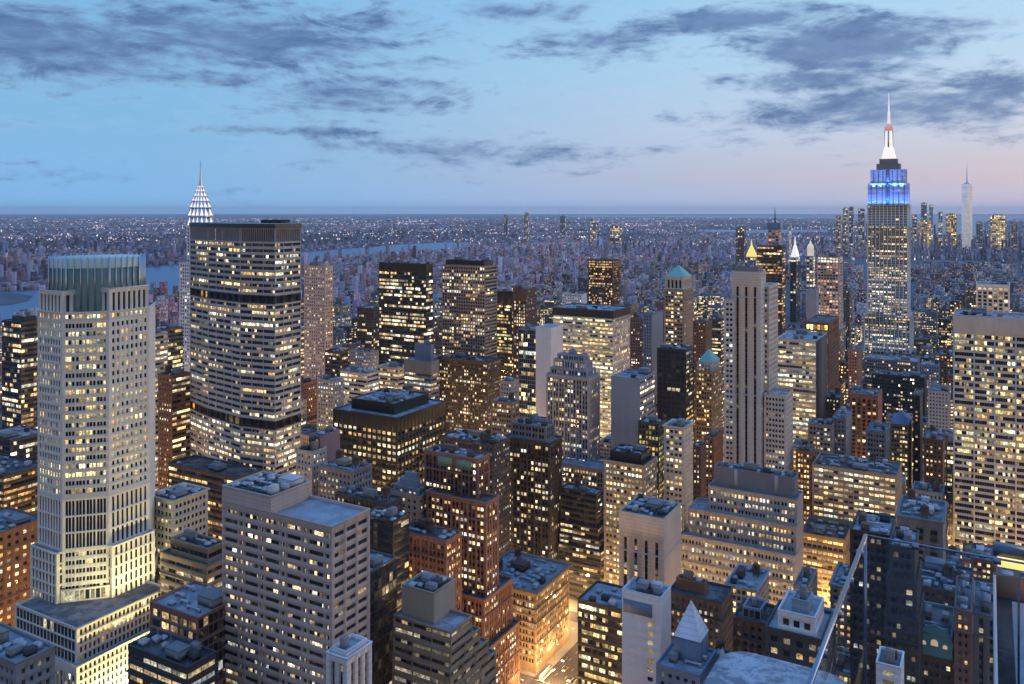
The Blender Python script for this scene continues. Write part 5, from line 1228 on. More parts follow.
# the corner block and neighbours along the lit avenue
def grid_block(name, label, cat, ref, rect, z1, wall, st, box, yb=684, **k):
    b = Bld(name, label, cat, gw(rect[0], rect[2])); wl = W(wall); co = k.get('cornice', .8)
    b.tier(rect_poly(rect), 0, z1, [st, st, None, st], wl, k.get('roof', 'roof_silver'), cornice=co)
    b.clutter(rect, z1, k.get('n', 12), k.get('tanks', 1), k.get('bulk', 'brown_brick')); register(box, rect, ref, yb); b.finish(); return b
cb_ = S(bay=4.0, pat=[(.12, .42), (.58, .88)], h=(.2, .78), row=3.7, lit=.46, run=1.5, lum=1.0, dep=.22, m=1, base=5, top=2.5, low=1.6, tint=(1, .84, .56))
grid_block('office_building', 'ornate brown brick corner block above the brightly lit avenue', 'office building', 'the ornate corner block', (221, 262, 416, 459), 46, 'tan_brick', cb_, (500, 575, 600, 684), n=22, cornice=1.6, tanks=2)
grid_block('office_building', 'low block of jumbled bright shopfront floors across the lit avenue', 'office building', 'the bright shopfront floors', (146, 189, 403, 428), 55, 'dark_concrete', mod(P['ribbon'], lit=.62, lum=1.15, bay=8, sub=5, row=4.2, run=1.5, h=(.25, .8), tint=(1, .9, .66)), (580, 585, 622, 668), n=6, roof='roof_pale', cornice=0)
# ------------------------------------------------------------------ background city: lots on the street grid
R = np.random.default_rng(20)
FW = [('brown_brick', 'brown brick', .2), ('red_brick', 'red brick', .13), ('tan_brick', 'tan brick', .14), ('buff_brick', 'buff brick', .10), ('grey_stone', 'grey stone', .14), ('limestone', 'pale stone', .1), ('dark_concrete', 'dark concrete', .1), ('umber', 'dark brown', .06), ('blue_grey_panel', 'blue grey', .05), ('mauve_brick', 'mauve', .05)]
fw_p = np.array([w[2] for w in FW]); fw_p /= fw_p.sum()
lots = []
for i in range(len(AVE) - 1):
    for k in range(1, 62):
        sA, sB = 16 + 80 * k, 78 + 80 * k
        for (a, b_) in ((sA, sA + 30), (sA + 31, sB)):
            e = AVE[i] + AW + R.uniform(0, 3)
            while e < AVE[i + 1] - AW - 12:
                w = float(R.uniform(11, 30)) ; w = min(w, AVE[i + 1] - AW - e)
                if w > 10: lots.append((e, e + w - .3, a + R.uniform(0, 1.5), b_ - R.uniform(0, 2)))
                e += w
cand = []
for (e0, e1, s0, s1) in lots:
    c = gw((e0 + e1) / 2, (s0 + s1) / 2); nc = gw(e0, s0)
    if nc[1] < 255: continue
    x = 512 + c[0] / c[1] * F
    if x < -60 or x > 1084: continue
    if any(e0 < p[1] + 1.2 and e1 > p[0] - 1.2 and s0 < p[3] + 1.2 and s1 > p[2] - 1.2 for p in PLANS): continue
    if c[1] > 900 and bool(in_water(np.array(c[0]), np.array(c[1]))): continue
    Y = nc[1]
    med = 60 if Y < 700 else 60 if Y < 1100 else 44 if Y < 1700 else 23
    h = med * math.exp(R.normal(0, .42))
    if R.random() < .05: h *= 1.7
    h = min(h, 150)
    cs = [gw(e, s) for e in (e0, e1) for s in (s0, s1)]
    xs_ = [512 + p[0] / p[1] * F for p in cs]; x0, x1 = min(xs_), max(xs_)
    yl = 300 if Y < 1500 else 262
    if x0 < 42 or (132 < x1 and x0 < 192): yl = max(yl, 326)
    for (bx, rc, ref, yb) in HEROES:
        if bx[0] - 1 < x1 and bx[2] + 1 > x0 and Y < gw(rc[0], rc[2])[1] + 25 and yb < 690: yl = max(yl, yb if yb < 684 else 690)
        elif bx[0] - 1 < x1 and bx[2] + 1 > x0 and yb >= 684 and Y < gw(rc[0], rc[2])[1]: yl = max(yl, 690)
    ztop_lim = CZ - (yl - HY) / F * Y
    h = min(h, ztop_lim)
    if h < 9: continue
    cand.append((Y, (e0, e1, s0, s1), h, x0, x1))
# which of them can be seen: a coarse depth buffer of near-to-far silhouettes
cand.sort(key=lambda t: t[0])
items = [(gw(r_[0], r_[2])[1], bx[0], bx[2], bx[1], None) for bx, r_, ref, yb in HEROES] + [(Y, x0, x1, HY + (CZ - h) / Y * F, n) for n, (Y, r_, h, x0, x1) in enumerate(cand)]
items.sort(key=lambda t: t[0])
zb = np.zeros((684, 1024), bool); vis = {}
for (Y, x0, x1, yt, n) in items:
    a, b_ = max(0, int(x0)), min(1024, int(x1) + 1); y0 = max(0, int(yt)); y1 = min(684, int(HY + CZ / Y * F) + 1)
    if b_ <= a or y1 <= y0: continue
    sub = zb[y0:y1, a:b_]
    if n is not None: 
        free = ~sub; vis[n] = (int(free.sum()), (np.nonzero(free)[1].mean() + a, np.nonzero(free)[0].mean() + y0) if free.any() else None)
    sub[:] = True
seen = sorted([(v[0], n) for n, v in vis.items() if v[0] > 2], reverse=True)
single = [n for a_, n in seen if cand[n][0] < 1700][:235]
massed = [n for a_, n in seen if n not in set(single)]
used_labels = {}
def near_ref(x, y, Y):
    best = None
    for bx, rc, ref, yb in HEROES:
        cx = min(max(x, bx[0]), bx[2]); cy = min(max(y, bx[1]), yb); d = math.hypot((x - cx), (y - cy)) + 3
        if best is None or d < best[0]: best = (d, bx, ref, gw(rc[0], rc[2])[1])
    d, bx, ref, hy = best
    if bx[0] <= x <= bx[2]: rel = 'before' if Y < hy else 'behind'
    else: rel = 'left of' if x < bx[0] else 'right of'
    return rel + ' ' + ref
for n in single:
    Y, rc, h, x0, x1 = cand[n]
    wl, wn, _ = FW[R.choice(len(FW), p=fw_p)]
    lt = float(np.clip(R.beta(2.2, 3.6), .08, .9)); kind = R.choice(['punch', 'small', 'pair', 'grid', 'ribbon', 'vpair'], p=[.14, .22, .2, .1, .08, .26])
    tint = [(1, .93, .75), (1, .8, .5), (1, .88, .62), (.98, 1, .8)][R.choice(4, p=[.4, .25, .25, .1])]
    tanks = int(R.choice([0, 1, 2], p=[.5, .35, .15])); roof = R.choice(['roof_tar', 'roof_gravel', 'roof_silver', 'roof_pale'], p=[.46, .26, .20, .08])
    cx, cy = vis[n][1]
    size = 'low' if h < 34 else 'midrise' if h < 62 else 'tall'
    roofw = {'roof_tar': 'dark', 'roof_gravel': 'grey', 'roof_silver': 'silvery', 'roof_pale': 'pale'}[roof]
    tk = ['', ', water tank', ', two tanks'][tanks]
    ref = near_ref(cx, cy, Y)
    wtype = {'punch': 'square windowed', 'small': 'small windowed', 'pair': 'paired windowed', 'grid': 'grid fronted', 'ribbon': 'ribbon windowed', 'vpair': 'piered'}[kind]
    lw = 'well lit' if lt > .42 else 'dim'
    tries = [f'{size} {wn} block, {roofw} roof{tk}, {ref}', f'{lw} {size} {wn} block, {roofw} roof, {ref}', f'{wtype} {size} {wn} block, {ref}', f'{lw} {wtype} {wn} block, {ref}',
             f'farther {size} {wn} block, {roofw} roof, {ref}', f'farther {wtype} {wn} block, {ref}', f'farthest {size} {wn} block, {ref}', f'farthest {lw} {wn} block, {ref}', f'farthest {wtype} {wn} block, {ref}']
    lab = next((t_ for t_ in tries if t_ not in used_labels and len(t_.split()) <= 16), tries[-1]); used_labels[lab] = 1
    st = mod(ST[kind], lit=lt, lum=1.2, tint=tint, low=1.2, bay=ST[kind]['bay'] * R.uniform(.85, 1.1), row=R.uniform(3.2, 3.8))
    if Y > 900: st['dep'] = 0; 
    wl = {'limestone': 'grey_stone'}.get(wl, wl) if R.random() < .5 else wl
    b = Bld('midrise_building', lab, 'building', gw(rc[0], rc[2]), 'mid-rise buildings filling the blocks between the towers', seed=n + 5)
    w_st = st if R.random() < .82 or h > 60 else None
    mw = [W(wl), W({'red_brick': 'brown_brick', 'brown_brick': 'umber', 'tan_brick': 'brown_brick', 'buff_brick': 'tan_brick', 'grey_stone': 'slate_blue', 'limestone': 'grey_stone'}.get(wl, 'dark_concrete'))]
    if h > 40 and R.random() < .65:
        hs = h * R.uniform(.55, .85); b.tier(rect_poly(rc), 0, hs, [st, w_st, None, None], mw, roof, cornice=float(R.choice([0, .5])))
        q = (rc[0] + R.uniform(1, 4), rc[1] - R.uniform(1, 4), rc[2] + R.uniform(2, 5), rc[3] - R.uniform(0.5, 4))
        b.tier(rect_poly(q), hs - .9, h, [st, w_st, None, None], mw, roof)
    else: q = rc; b.tier(rect_poly(rc), 0, h, [st, w_st, None, None], mw, roof, cornice=float(R.choice([0, .5])))
    b.clutter(q, h, int(R.integers(3, 8)) if Y < 1000 else 1, tanks, R.choice(['grey_stone', 'tan_brick', 'brown_brick', 'pale_concrete']))
    b.finish(win_objects=Y < 480)

# ------------------------------------------------------------------ the far city: one mass of roofs per district
def city_mat(name):
    m, T, b = principled(name)
    at = T.new('ShaderNodeAttribute'); at.attribute_name = 'col'
    uv = T.new('ShaderNodeUVMap'); uv.uv_map = 'cells'
    fl = T.vmath('FLOOR', uv.outputs[0], (0, 0, 0)); fr = T.vmath('FRACTION', uv.outputs[0], (0, 0, 0))
    wn = T.new('ShaderNodeTexWhiteNoise'); wn.noise_dimensions = '2D'; T.l.new(fl, wn.inputs['Vector'])
    sp = T.new('ShaderNodeSeparateXYZ'); T.l.new(fr, sp.inputs[0])
    sc_ = T.new('ShaderNodeSeparateColor'); T.l.new(wn.outputs['Color'], sc_.inputs[0])
    win = T.math('MULTIPLY', T.math('MULTIPLY', T.math('GREATER_THAN', sp.outputs[0], .2), T.math('LESS_THAN', sp.outputs[0], .8)), T.math('MULTIPLY', T.math('GREATER_THAN', sp.outputs[1], .25), T.math('LESS_THAN', sp.outputs[1], .78)))
    on = T.math('LESS_THAN', wn.outputs['Value'], T.math('MULTIPLY', at.outputs['Alpha'], 1.0))
    e = T.math('MULTIPLY', T.math('MULTIPLY', win, on), T.math('ADD', T.math('MULTIPLY', sc_.outputs[0], .7), .10))
    c = T.mix(T.math('MULTIPLY', win, .75), at.outputs['Color'], (.03, .035, .05, 1))
    T.l.new(c, b.inputs['Base Color']); b.inputs['Roughness'].default_value = .85
    T.l.new(T.ramp(sc_.outputs[1], [(0, (1, .55, .34)), (.5, (1, .74, .58)), (1, (1, .90, .86))]), b.inputs['Emission Color'])
    T.put(b.inputs['Emission Strength'], e); m.cycles.emission_sampling = 'NONE'
    return m
CITY = city_mat('far_city_masonry')
def massed_boxes(name, rects, z1, cols, lit, cell, mat=None):
    """rects: (n,4) e0,e1,s0,s1"""
    n = len(rects); r = np.asarray(rects); z1 = np.asarray(z1)
    def P_(e, s): return np.stack([EV[0] * e + SV[0] * s, EV[1] * e + SV[1] * s], -1)
    c4 = np.stack([P_(r[:, 1], r[:, 2]), P_(r[:, 0], r[:, 2]), P_(r[:, 0], r[:, 3]), P_(r[:, 1], r[:, 3])], 1)
    V = np.zeros((n, 8, 3)); V[:, :4, :2] = c4; V[:, 4:, :2] = c4; V[:, 4:, 2] = z1[:, None]
    fi = np.array([(0, 1, 5, 4), (1, 2, 6, 5), (3, 0, 4, 7), (4, 5, 6, 7)])
    Fq = (np.arange(n)[:, None, None] * 8 + fi[None]).reshape(-1, 4)
    me = bpy.data.meshes.new(name); me.vertices.add(8 * n); me.vertices.foreach_set('co', V.astype(np.float32).ravel())
    m = len(Fq); me.loops.add(4 * m); me.loops.foreach_set('vertex_index', Fq.astype(np.int32).ravel()); me.polygons.add(m); me.polygons.foreach_set('loop_start', np.arange(0, 4 * m, 4, dtype=np.int32)); me.update(calc_edges=True)
    uv = np.zeros((n, 4, 4, 2)); we, ws = (r[:, 1] - r[:, 0]) / cell, (r[:, 3] - r[:, 2]) / cell; hh = z1 / cell
    off = R.integers(0, 4000, (n, 2)).astype(float)
    for f_, wd in ((0, np.maximum(1, np.round(we))), (1, np.maximum(1, np.round(ws))), (2, np.maximum(1, np.round(ws)))):
        H = np.maximum(1, np.round(hh)); uv[:, f_, 1, 0] = wd; uv[:, f_, 2, 0] = wd; uv[:, f_, 2, 1] = H; uv[:, f_, 3, 1] = H; uv[:, f_] += off[:, None, :] + f_ * 100
    uv[:, 3] = .1
    l_ = me.uv_layers.new(name='cells'); l_.data.foreach_set('uv', uv.astype(np.float32).ravel())
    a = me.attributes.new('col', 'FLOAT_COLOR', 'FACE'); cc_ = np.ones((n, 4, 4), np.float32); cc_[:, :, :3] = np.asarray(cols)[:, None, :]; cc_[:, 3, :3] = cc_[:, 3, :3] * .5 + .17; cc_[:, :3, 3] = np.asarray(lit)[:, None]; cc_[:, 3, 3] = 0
    a.data.foreach_set('color', cc_.ravel()); me.materials.append(mat or CITY)
    return link(bpy.data.objects.new(name, me))
base_cols = np.array([PAL[w[0]][0] for w in FW])
rr = [cand[n][1] for n in massed]; hh = [cand[n][2] for n in massed]; yy = np.array([cand[n][0] for n in massed])
tag(massed_boxes('far_midtown_blocks', rr, hh, base_cols[R.choice(len(FW), len(rr), p=fw_p)] * R.uniform(.7, 1.2, (len(rr), 1)) * np.array((.95, .96, 1.18)), R.uniform(.10, .60, len(rr)), np.maximum(3.6, 1.5 * yy / F)),  # dusk blue of the distance mixed into the block colours
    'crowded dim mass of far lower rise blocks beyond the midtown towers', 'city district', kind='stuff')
# the plain beyond the river
NB = 95000
Yb = np.exp(R.uniform(math.log(1500), math.log(26000), NB)); xb = R.uniform(-40, 1064, NB); Xb = (xb - 512) / F * Yb
eb_, sb_ = Xb * EV[0] + Yb * EV[1], Xb * SV[0] + Yb * SV[1]
ok = ~in_water(Xb, Yb)
# leave the built street grid of the island alone; keep the plain east of the river and downtown
isl = (eb_ < 1225) & (sb_ < 4950) & (eb_ > -1640)
ok &= ~isl
eb_, sb_, Yb, Xb, xb = eb_[ok], sb_[ok], Yb[ok], Xb[ok], xb[ok]; n = len(eb_)
sz = np.maximum(9, Yb / F * R.uniform(.7, 2.0, n)); sd = np.maximum(10, sz * R.uniform(.8, 2.2, n))
hb_ = 5 + 6 * R.random(n) + (R.random(n) < .07) * R.uniform(6, 26, n); hb_ = np.where(Yb < 6500, hb_ * R.uniform(1.0, 2.3, n), hb_); dt = (xb > 820) & (Yb < 6500); hb_ = np.where(dt, hb_ * R.uniform(1, 2.6, n), hb_)
cl = base_cols[R.choice(len(FW), n, p=fw_p)] * R.uniform(.9, 1.7, (n, 1)); pinkp = R.random(n) < .3; cl[pinkp] = cl[pinkp] * np.array((1.25, .9, .95))
fld = sum(np.sin(eb_ / a_ + p_) * np.cos(sb_ / b2 + q_) for a_, b2, p_, q_ in ((420, 900, .3, 1.1), (900, 2300, 2.1, .4), (1700, 3900, 4.0, 2.2), (260, 500, 1.0, 5.0)))
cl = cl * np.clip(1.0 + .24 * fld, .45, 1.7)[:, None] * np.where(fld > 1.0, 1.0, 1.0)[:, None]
cl = cl * np.array((.93, .96, 1.28)); cl[:, 0] *= 1.0 + .10 * np.sin(sb_ / 1500); litv = np.clip(.17 + .11 * fld, .02, .5)  # blue haze of distance put into the wall colours
snow = R.random(n) < .07; cl[snow] = np.array((.55, .53, .56)) * R.uniform(.7, 1.1, (snow.sum(), 1))
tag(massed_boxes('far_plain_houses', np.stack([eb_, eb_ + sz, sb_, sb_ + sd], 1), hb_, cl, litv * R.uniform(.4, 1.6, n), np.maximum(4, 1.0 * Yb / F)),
    'endless low houses and factories on the plain beyond the river, dotted with lights', 'city district', kind='stuff')
# lamps and lit yards of the plain: each a small glowing box the size of a lit facade
NL = 5200
NC = 260; yc_ = np.exp(R.uniform(math.log(4400), math.log(28000), NC)); xc_ = R.uniform(-20, 1044, NC); pick = R.integers(0, NC, NL); wide = R.uniform(4, 34, NC)
loose = R.random(NL) < .35
Yl = np.where(loose, np.exp(R.uniform(math.log(4200), math.log(30000), NL)), yc_[pick] * np.exp(R.normal(0, .018, NL))); xl_ = np.where(loose, R.uniform(-20, 1044, NL), xc_[pick] + R.normal(0, 1, NL) * wide[pick]); Xl = (xl_ - 512) / F * Yl; ok = ~in_water(Xl, Yl); Yl, Xl = Yl[ok], Xl[ok]; n = len(Yl)
el_, sl_ = Xl * EV[0] + Yl * EV[1], Xl * SV[0] + Yl * SV[1]; s_ = Yl / F * R.uniform(.3, .8, n)
def glow_mat():
    m, T, b = principled('far_lamps'); at = T.new('ShaderNodeAttribute'); at.attribute_name = 'col'
    T.l.new(at.outputs['Color'], b.inputs['Emission Color']); b.inputs['Emission Strength'].default_value = 1.0; m.cycles.emission_sampling = 'NONE'; return m
tone = np.array([(1, .55, .32), (1, .74, .55), (1, .9, .82), (.95, .75, .85), (1, .35, .25)])[R.choice(5, n, p=[.36, .34, .2, .06, .04])] * np.exp(R.normal(-.8, .6, (n, 1)))
tag(massed_boxes('far_lights', np.stack([el_, el_ + s_, sl_, sl_ + s_], 1), 9 + s_ * .35 + 4 * R.random(n), tone, np.zeros(n), np.full(n, 50.), glow_mat()), 'scattered pink and white lights of streets and yards across the far plain', 'city lights', kind='stuff')
# low island with a quay in the river at the left
flat('island', [ground_at(x, y) for x, y in ((-30, 296), (10, 293), (33, 296), (28, 301), (10, 305), (-30, 307))], 1.2, ground_mat())

# ------------------------------------------------------------------ the lit avenue: lamps and traffic
def lamp_mesh():
    a = Acc(); lathe(a, 0, 0, [(.16, 0), (.12, 1.2), (.08, 9.0)], 8); 
    for k in range(6):
        t0, t1 = k / 6 * math.pi / 2, (k + 1) / 6 * math.pi / 2; c = (1.8 * (1 - math.cos((t0 + t1) / 2)), 0, 9 + 1.0 * math.sin((t0 + t1) / 2)); a.box(c, (.42, .09, .2))
    a.box((2.0, 0, 10.0), (.9, .1, .1))
    return a.mesh('pole', plain_mat('lamp_pole', (.12, .12, .12), .5, .6))
POLE = lamp_mesh(); a = Acc(); a.box((0, 0, .06), (.9, .34, .14)); HEADM = a.mesh('lamp_head', plain_mat('lamp_pole', (.12, .12, .12), .5)); a = Acc(); a.box((0, 0, -.05), (.7, .28, .08)); BULB = a.mesh('lamp_glow', emit_mat('sodium', (1, .70, .34), 14.0))
STREET = bpy.data.lights.new('street_light', 'POINT'); STREET.energy = 36000; STREET.color = (1, .56, .20); STREET.shadow_soft_size = .5
def street_lamp(e, s, face, label, energy=None):
    p = gw(e, s); r = link(tag(bpy.data.objects.new('street_lamp', None), label, 'street lamp', 'street lamps along the avenues')); r.location = (p[0], p[1], .14); r.rotation_euler = (0, 0, ROT + face)
    for nm, me, lc in (('pole', POLE, (0, 0, 0)), ('lamp_head', HEADM, (2.3, 0, 9.95)), ('lamp_glow', BULB, (2.3, 0, 9.9))): o = bpy.data.objects.new(nm, me); o.location = lc; link(o, r)
    ld = STREET
    if energy: ld = STREET.copy(); ld.energy = energy
    o = bpy.data.objects.new('street_light', ld); o.location = (2.3, 0, 9.2); link(o, r)
NTH = ('nearest', 'second', 'third', 'fourth', 'fifth', 'sixth', 'last')
for j, s in enumerate(range(392, 520, 21)):
    street_lamp(219 - .5, s, 0, f'{NTH[j]} curved street lamp from the crossing on the ornate corner block kerb', 5500)
    street_lamp(191 + .5, s + 8, math.pi, f'{NTH[j]} curved street lamp from the crossing on the bright shopfront kerb', 5500)
# other avenues: lamps whose orange light climbs the lower storeys
for e, ss in ((357, range(215, 760, 36)), (500, range(260, 800, 40)), (205, range(540, 1200, 44)), (651, range(420, 900, 50)), (-105, range(420, 900, 50))):
    for s in ss:
        if any(p[0] - 1 < e < p[1] + 1 and p[2] - 1 < s < p[3] + 1 for p in PLANS): continue
        street_lamp(e, s, 0 if s % 8 < 4 else math.pi, 'orange street lamp at the foot of the towers, warming the lower walls')
for s, ee in ((407, range(30, 480, 44)), (487, range(20, 520, 44)), (327, range(60, 520, 44)), (247, range(120, 520, 50)), (567, range(-60, 640, 50)), (647, range(-100, 640, 55)), (727, range(-100, 640, 60)), (807, range(-100, 600, 70))):
    for e in ee:
        if any(p[0] - 1 < e < p[1] + 1 and p[2] - 1 < s < p[3] + 1 for p in PLANS): continue
        street_lamp(e, s, math.pi / 2, 'orange street lamp at the foot of the towers, warming the lower walls')
def car_parts(body_mat, L=4.6, H=1.5, tall=False):
    w = .92
    a = Acc()
    prof = [(-L / 2, .35), (-L / 2, .85), (-L * .32, .98), (L * .22, .98), (L / 2 - .1, .82), (L / 2, .35)] if not tall else [(-L / 2, .4), (-L / 2, H), (L / 2 - .15, H), (L / 2, .4)]
    k = len(prof); v = [(-w, y, z) for y, z in prof] + [(w, y, z) for y, z in prof]
    a.add(v, [(i, (i + 1) % k, k + (i + 1) % k, k + i) for i in range(k)] + ([(0, 1, 2, 3), (0, 3, 4, 5), (9, 8, 7, 6), (11, 10, 9, 6)] if not tall else [(0, 1, 2, 3), (7, 6, 5, 4)]))
    out = [('body', a.mesh('body', body_mat), (0, 0, 0))]
    a = Acc()
    if tall: a.box((0, 0, H * .68), (2 * w + .03, L * .9, H * .28))
    else: a.prism([np.array(q) for q in ((-.85, -L * .34), (.85, -L * .34), (.85, L * .24), (-.85, L * .24))], .97, H, True, poly2=[np.array(q) for q in ((-.68, -L * .22), (.68, -L * .22), (.68, L * .08), (-.68, L * .08))])
    out.append(('cabin_glass', a.mesh('cabin_glass', plain_mat('car_glass', (.03, .035, .04), .1)), (0, 0, 0)))
    wh = Acc(); lathe(wh, 0, 0, [(.33, -.1), (.33, .1), (.2, .11)], 12); v_ = wh.v[0]; wh.v[0] = v_[:, [2, 0, 1]]; wm_ = wh.mesh('wheel', plain_mat('tyre', (.02, .02, .02), .8))
    for x in (-w + .06, w - .06):
        for y in (-L * .31, L * .31): out.append(('wheel', wm_, (x, y, .33)))
    a = Acc(); a.box((0, 0, 0), (.34, .06, .16)); hl = a.mesh('headlight', emit_mat('headlight', (1, .95, .82), 26)); a = Acc(); a.box((0, 0, 0), (.34, .06, .16)); tl = a.mesh('tail_light', emit_mat('tail_light', (1, .06, .03), 3))
    for x in (-.62, .62): out.append(('headlight', hl, (x, L / 2 + .01, .68))); out.append(('tail_light', tl, (x, -L / 2 - .01, .72)))
    return out
paints = {'yellow': (.75, .47, .04), 'black': (.02, .02, .022), 'white': (.7, .7, .7), 'silver': (.45, .46, .48), 'red': (.4, .03, .03), 'dark blue': (.03, .05, .14)}
KIT = {c: car_parts(plain_mat('paint_' + c.replace(' ', '_'), rgb, .25, .2)) for c, rgb in paints.items()}
BUS = car_parts(plain_mat('paint_bus', (.6, .62, .66), .35), 12.0, 3.1, True); VAN = car_parts(plain_mat('paint_van', (.06, .065, .07), .3), 6.2, 2.6, True)
cars = [('yellow', 202, 398, 'yellow taxi nearest the crossing on the lit avenue'), ('black', 208, 405, 'black car beside the yellow taxi at the crossing'), ('white', 201.5, 420, 'white car halfway along the ornate corner block'),
        ('yellow', 208.5, 428, 'yellow taxi following the white car past the corner block'), ('silver', 213.5, 437, 'silver car near the kerb of the ornate corner block'), ('red', 202, 446, 'red car in the middle of the lit avenue'),
        ('dark blue', 208, 455, 'dark blue car behind the red car on the avenue'), ('yellow', 213.5, 466, 'yellow taxi near the far end of the lit avenue'), ('black', 196.5, 434, 'black car by the bright shopfront kerb')]
def place(name, kit, e, s, label, cat):
    p = gw(e, s); r = link(tag(bpy.data.objects.new(name, None), label, cat, 'traffic on the lit avenue')); r.location = (p[0], p[1], .01); r.rotation_euler = (0, 0, ROT + math.pi)
    for nm, me, lc in kit: o = bpy.data.objects.new(nm, me); o.location = lc; link(o, r)
for c, e, s, lab in cars: place('car', KIT[c], e, s, lab, 'car')
place('bus', BUS, 215, 417, 'long pale bus at the kerb of the ornate corner block', 'bus'); place('van', VAN, 196.5, 412, 'dark delivery van by the crossing on the lit avenue', 'van')

# ------------------------------------------------------------------ the viewing terrace at the bottom right
def near_pt(x, y, z): Y = (CZ - z) * F / (y - HY); return np.array(((x - 512) / F * Y, Y))
zr = 252.0
C0 = near_pt(866, 535, zr)
gm, T, bs = principled('terrace_glass')
bs.inputs['Base Color'].default_value = (.72, .82, .88, 1); bs.inputs['Roughness'].default_value = .03; bs.inputs['IOR'].default_value = 1.5
tr = T.new('ShaderNodeBsdfTransparent'); tr.inputs[0].default_value = (.95, .975, .985, 1); gl_ = T.new('ShaderNodeBsdfGlossy'); gl_.inputs['Roughness'].default_value = .03; gl_.inputs[0].default_value = (.9, .95, 1, 1)
fr_ = T.new('ShaderNodeFresnel'); fr_.inputs[0].default_value = 1.6; mx = T.new('ShaderNodeMixShader')
T.put(mx.inputs[0], T.math('MULTIPLY', fr_.outputs[0], .09)); T.l.new(tr.outputs[0], mx.inputs[1]); T.l.new(gl_.outputs[0], mx.inputs[2])
T.l.new(mx.outputs[0], [n_ for n_ in T.n if n_.type == 'OUTPUT_MATERIAL'][0].inputs[0])
root = link(tag(bpy.data.objects.new('glass_balustrade', None), 'clear glass corner balustrade with a thin metal top rail at lower right', 'balustrade')); root.location = (C0[0], C0[1], 248.0)
def slab(name, p, q, z0, z1, th, mat):
    d = (q - p); L = np.linalg.norm(d); m_ = (p + q) / 2; a = Acc(); a.box((m_[0], m_[1], (z0 + z1) / 2), (L, th, z1 - z0), math.atan2(d[1], d[0])); o = a.build(name, mat, root, (C0[0], C0[1], 248.0)); return o
nearp = C0 - SV * 12; rightp = C0 - EV * 9.0
slab('glass_pane', nearp, C0 - SV * .04, 248.0, zr - .03, .025, gm); slab('glass_pane', C0, rightp, 248.0, zr - .03, .025, gm)
rail = plain_mat('rail_metal', (.22, .26, .33), .25, .8)
slab('top_rail', nearp, C0, zr - .03, zr + .03, .09, rail); slab('top_rail', C0 + EV * .05, rightp, zr - .03, zr + .01, .04, rail)
for k in range(5):
    for base_, dv_ in ((C0, -SV), (C0, -EV)):
        pc_ = base_ + dv_ * (1.1 + 1.7 * k); a = Acc(); a.box((pc_[0], pc_[1], zr - .06), (.16, .11, .13), ROT if dv_ is not None and k >= 0 else 0); a.build('clamp', rail, root, (C0[0], C0[1], 248.0))
slab('corner_post', C0 - EV * .02, C0 + EV * .04, 248.0, zr - .03, .05, rail)
# lit metal bracket box at the far end of the balustrade
pb = near_pt(1012, 560, 251.6)
root = link(tag(bpy.data.objects.new('terrace_lamp_housing', None), 'dark metal housing with a yellow lamp strip at the end of the glass rail', 'lamp housing')); root.location = (pb[0], pb[1], 248.0); C0b = C0; C0 = np.array((pb[0], pb[1]))
a = Acc(); a.box((pb[0], pb[1] + .1, 251.78), (.7, .4, .22), ROT); a.build('housing', plain_mat('housing_metal', (.10, .12, .15), .4, .6), root, (C0[0], C0[1], 248.0))
a = Acc(); a.box((pb[0] + .02, pb[1] - .02, 251.56), (.66, .34, .22), ROT); a.build('lamp_strip', emit_mat('lamp_yellow', (1, .66, .12), 1.1), root, (C0[0], C0[1], 248.0))
a = Acc(); a.box((pb[0] + .22, pb[1] + .1, 249.7), (.05, .08, 3.5), ROT); a.build('bracket', plain_mat('housing_metal', (.10, .12, .15), .4, .6), root, (C0[0], C0[1], 248.0))
# lower terrace of this building: orange lit parapet round a blue roof
q0 = near_pt(993, 572, 232.0)
root = link(tag(bpy.data.objects.new('lower_terrace', None), 'setback roof terrace with an orange lit parapet at the right edge', 'terrace')); root.location = (q0[0], q0[1], 222.0); og = (q0[0], q0[1], 222.0)
eq, sq_ = wg(q0)
a = Acc(); a.prism(rect_poly((eq - 40, eq, sq_ - 40, sq_)), 222.0, 230.4, True); a.build('deck', ROOFS['roof_tar'], root, og)
ob = W('orange_brick')
a = Acc(); a.prism(rect_poly((eq - 40, eq, sq_ - .5, sq_)), 230.0, 232.0, True); a.prism(rect_poly((eq - .2, eq - .002, sq_ - 40, sq_ - .51)), 230.0, 232.0, True, 1); a.build('parapet', [ob, W('pale_limestone')], root, og)
a = Acc(); a.prism(rect_poly((eq - 30, eq - 1.2, sq_ - 30, sq_ - 3.2)), 230.0, 231.3, True); a.build('plant_roof', ROOFS['roof_pale'], root, og)
pl_ = gw(eq - 3.2, sq_ - 1.8); light('parapet_lamp', 'POINT', (pl_[0] - og[0], pl_[1] - og[1], 232.6 - 222), 170, (1, .48, .18), root, .3)
a = Acc(); a.box((pl_[0], pl_[1], 231.6), (.1, .1, 2.4)); a.box((pl_[0], pl_[1], 232.95), (.3, .3, .2)); a.build('lamp_post', plain_mat('housing_metal', (.10, .12, .15), .4), root, og)
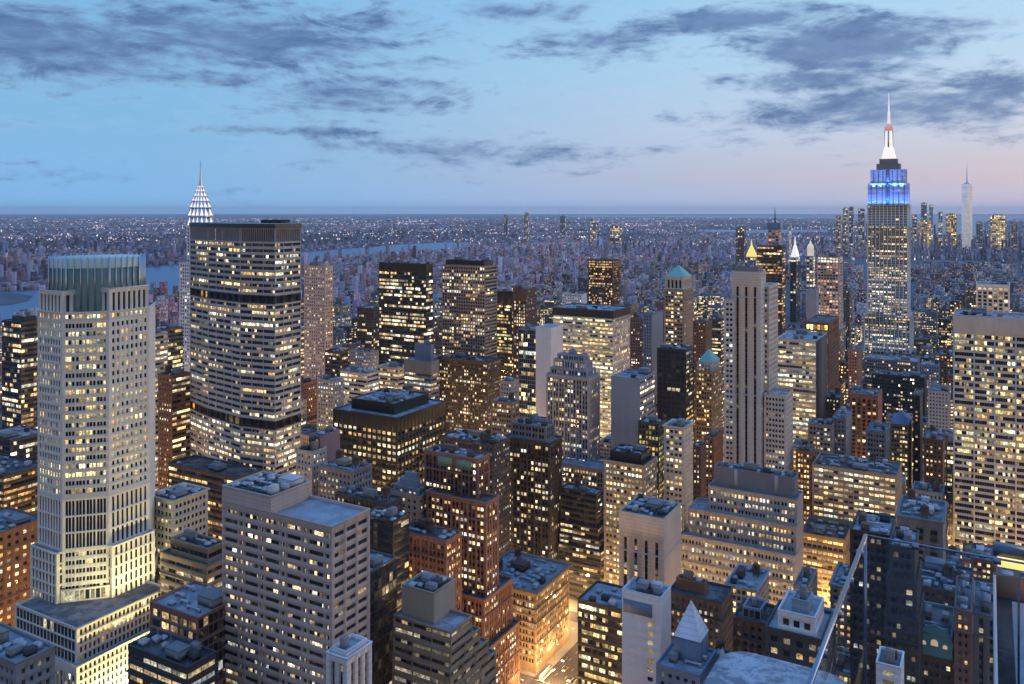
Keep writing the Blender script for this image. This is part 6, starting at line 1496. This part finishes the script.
# rounded stone pier roof at the bottom edge
pc = near_pt(733, 655, 240.0); ep, sp_ = wg(pc)
w_e, w_s = 5.4, 16.0
pts = []
e0p, s1p = wg(near_pt(842, 668, 240.0))[0], sp_ + .6
rect = (e0p - .5, ep + .4, s1p - w_s, s1p)
for (cx_, cy_, a0) in ((rect[1] - 1.2, rect[3] - 1.2, 0), (rect[0] + 1.2, rect[3] - 1.2, 90), (rect[0] + 1.2, rect[2] + 1.2, 180), (rect[1] - 1.2, rect[2] + 1.2, 270)):
    for k in range(7): t = math.radians(a0 + 15 * k); pts.append((cx_ + 1.2 * math.cos(t), cy_ + 1.2 * math.sin(t)))
poly = [gw(*p) for p in pts]
area_ = sum(poly[i][0] * poly[(i + 1) % len(poly)][1] - poly[(i + 1) % len(poly)][0] * poly[i][1] for i in range(len(poly)))
if area_ < 0: poly = poly[::-1]
root = link(tag(bpy.data.objects.new('stone_pier', None), 'weathered pale stone pier with a rounded corner at the bottom edge', 'pier')); root.location = (pc[0], pc[1], 200.0); og = (pc[0], pc[1], 200.0)
a = Acc(); a.prism(poly, 200.0, 239.75, False); a.build('shaft', W('grey_stone'), root, og)
capm = roof_mat('pier_cap', (.20, .21, .23), (.42, .43, .45), 9.0)
me = bpy.data.meshes.new('cap'); k = len(poly); po = offset_poly(poly, .12)
me.from_pydata([(p[0] - og[0], p[1] - og[1], 39.7) for p in po] + [(p[0] - og[0], p[1] - og[1], 39.95) for p in po] + [(p[0] - og[0], p[1] - og[1], 40.02) for p in offset_poly(poly, -.05)], [], [(i, (i + 1) % k, k + (i + 1) % k, k + i) for i in range(k)] + [(k + i, k + (i + 1) % k, 2 * k + (i + 1) % k, 2 * k + i) for i in range(k)] + [list(range(2 * k, 3 * k))])
me.materials.append(capm); link(bpy.data.objects.new('cap', me), root)

# ------------------------------------------------------------------ haze: one box of even air round everything
def haze(density):
    a = Acc(); a.box((0, 29000, 238), (128000, 63000, 480)); m = bpy.data.materials.new('haze'); m.use_nodes = True; T = NT(m.node_tree)
    v = T.new('ShaderNodeVolumePrincipled'); v.inputs['Color'].default_value = (.92, .95, 1.0, 1); v.inputs['Density'].default_value = density; v.inputs['Anisotropy'].default_value = .2
    o = T.new('ShaderNodeOutputMaterial'); T.l.new(v.outputs[0], o.inputs['Volume'])
    m.cycles.volume_sampling = 'DISTANCE'
    tag(a.build('haze', m), kind='stuff')
HAZE = 2.0e-5
if HAZE: haze(HAZE)
print('heroes', len(HEROES), 'cand', len(cand), 'single', len(single), 'massed', len(massed), 'objects', len(bpy.data.objects))
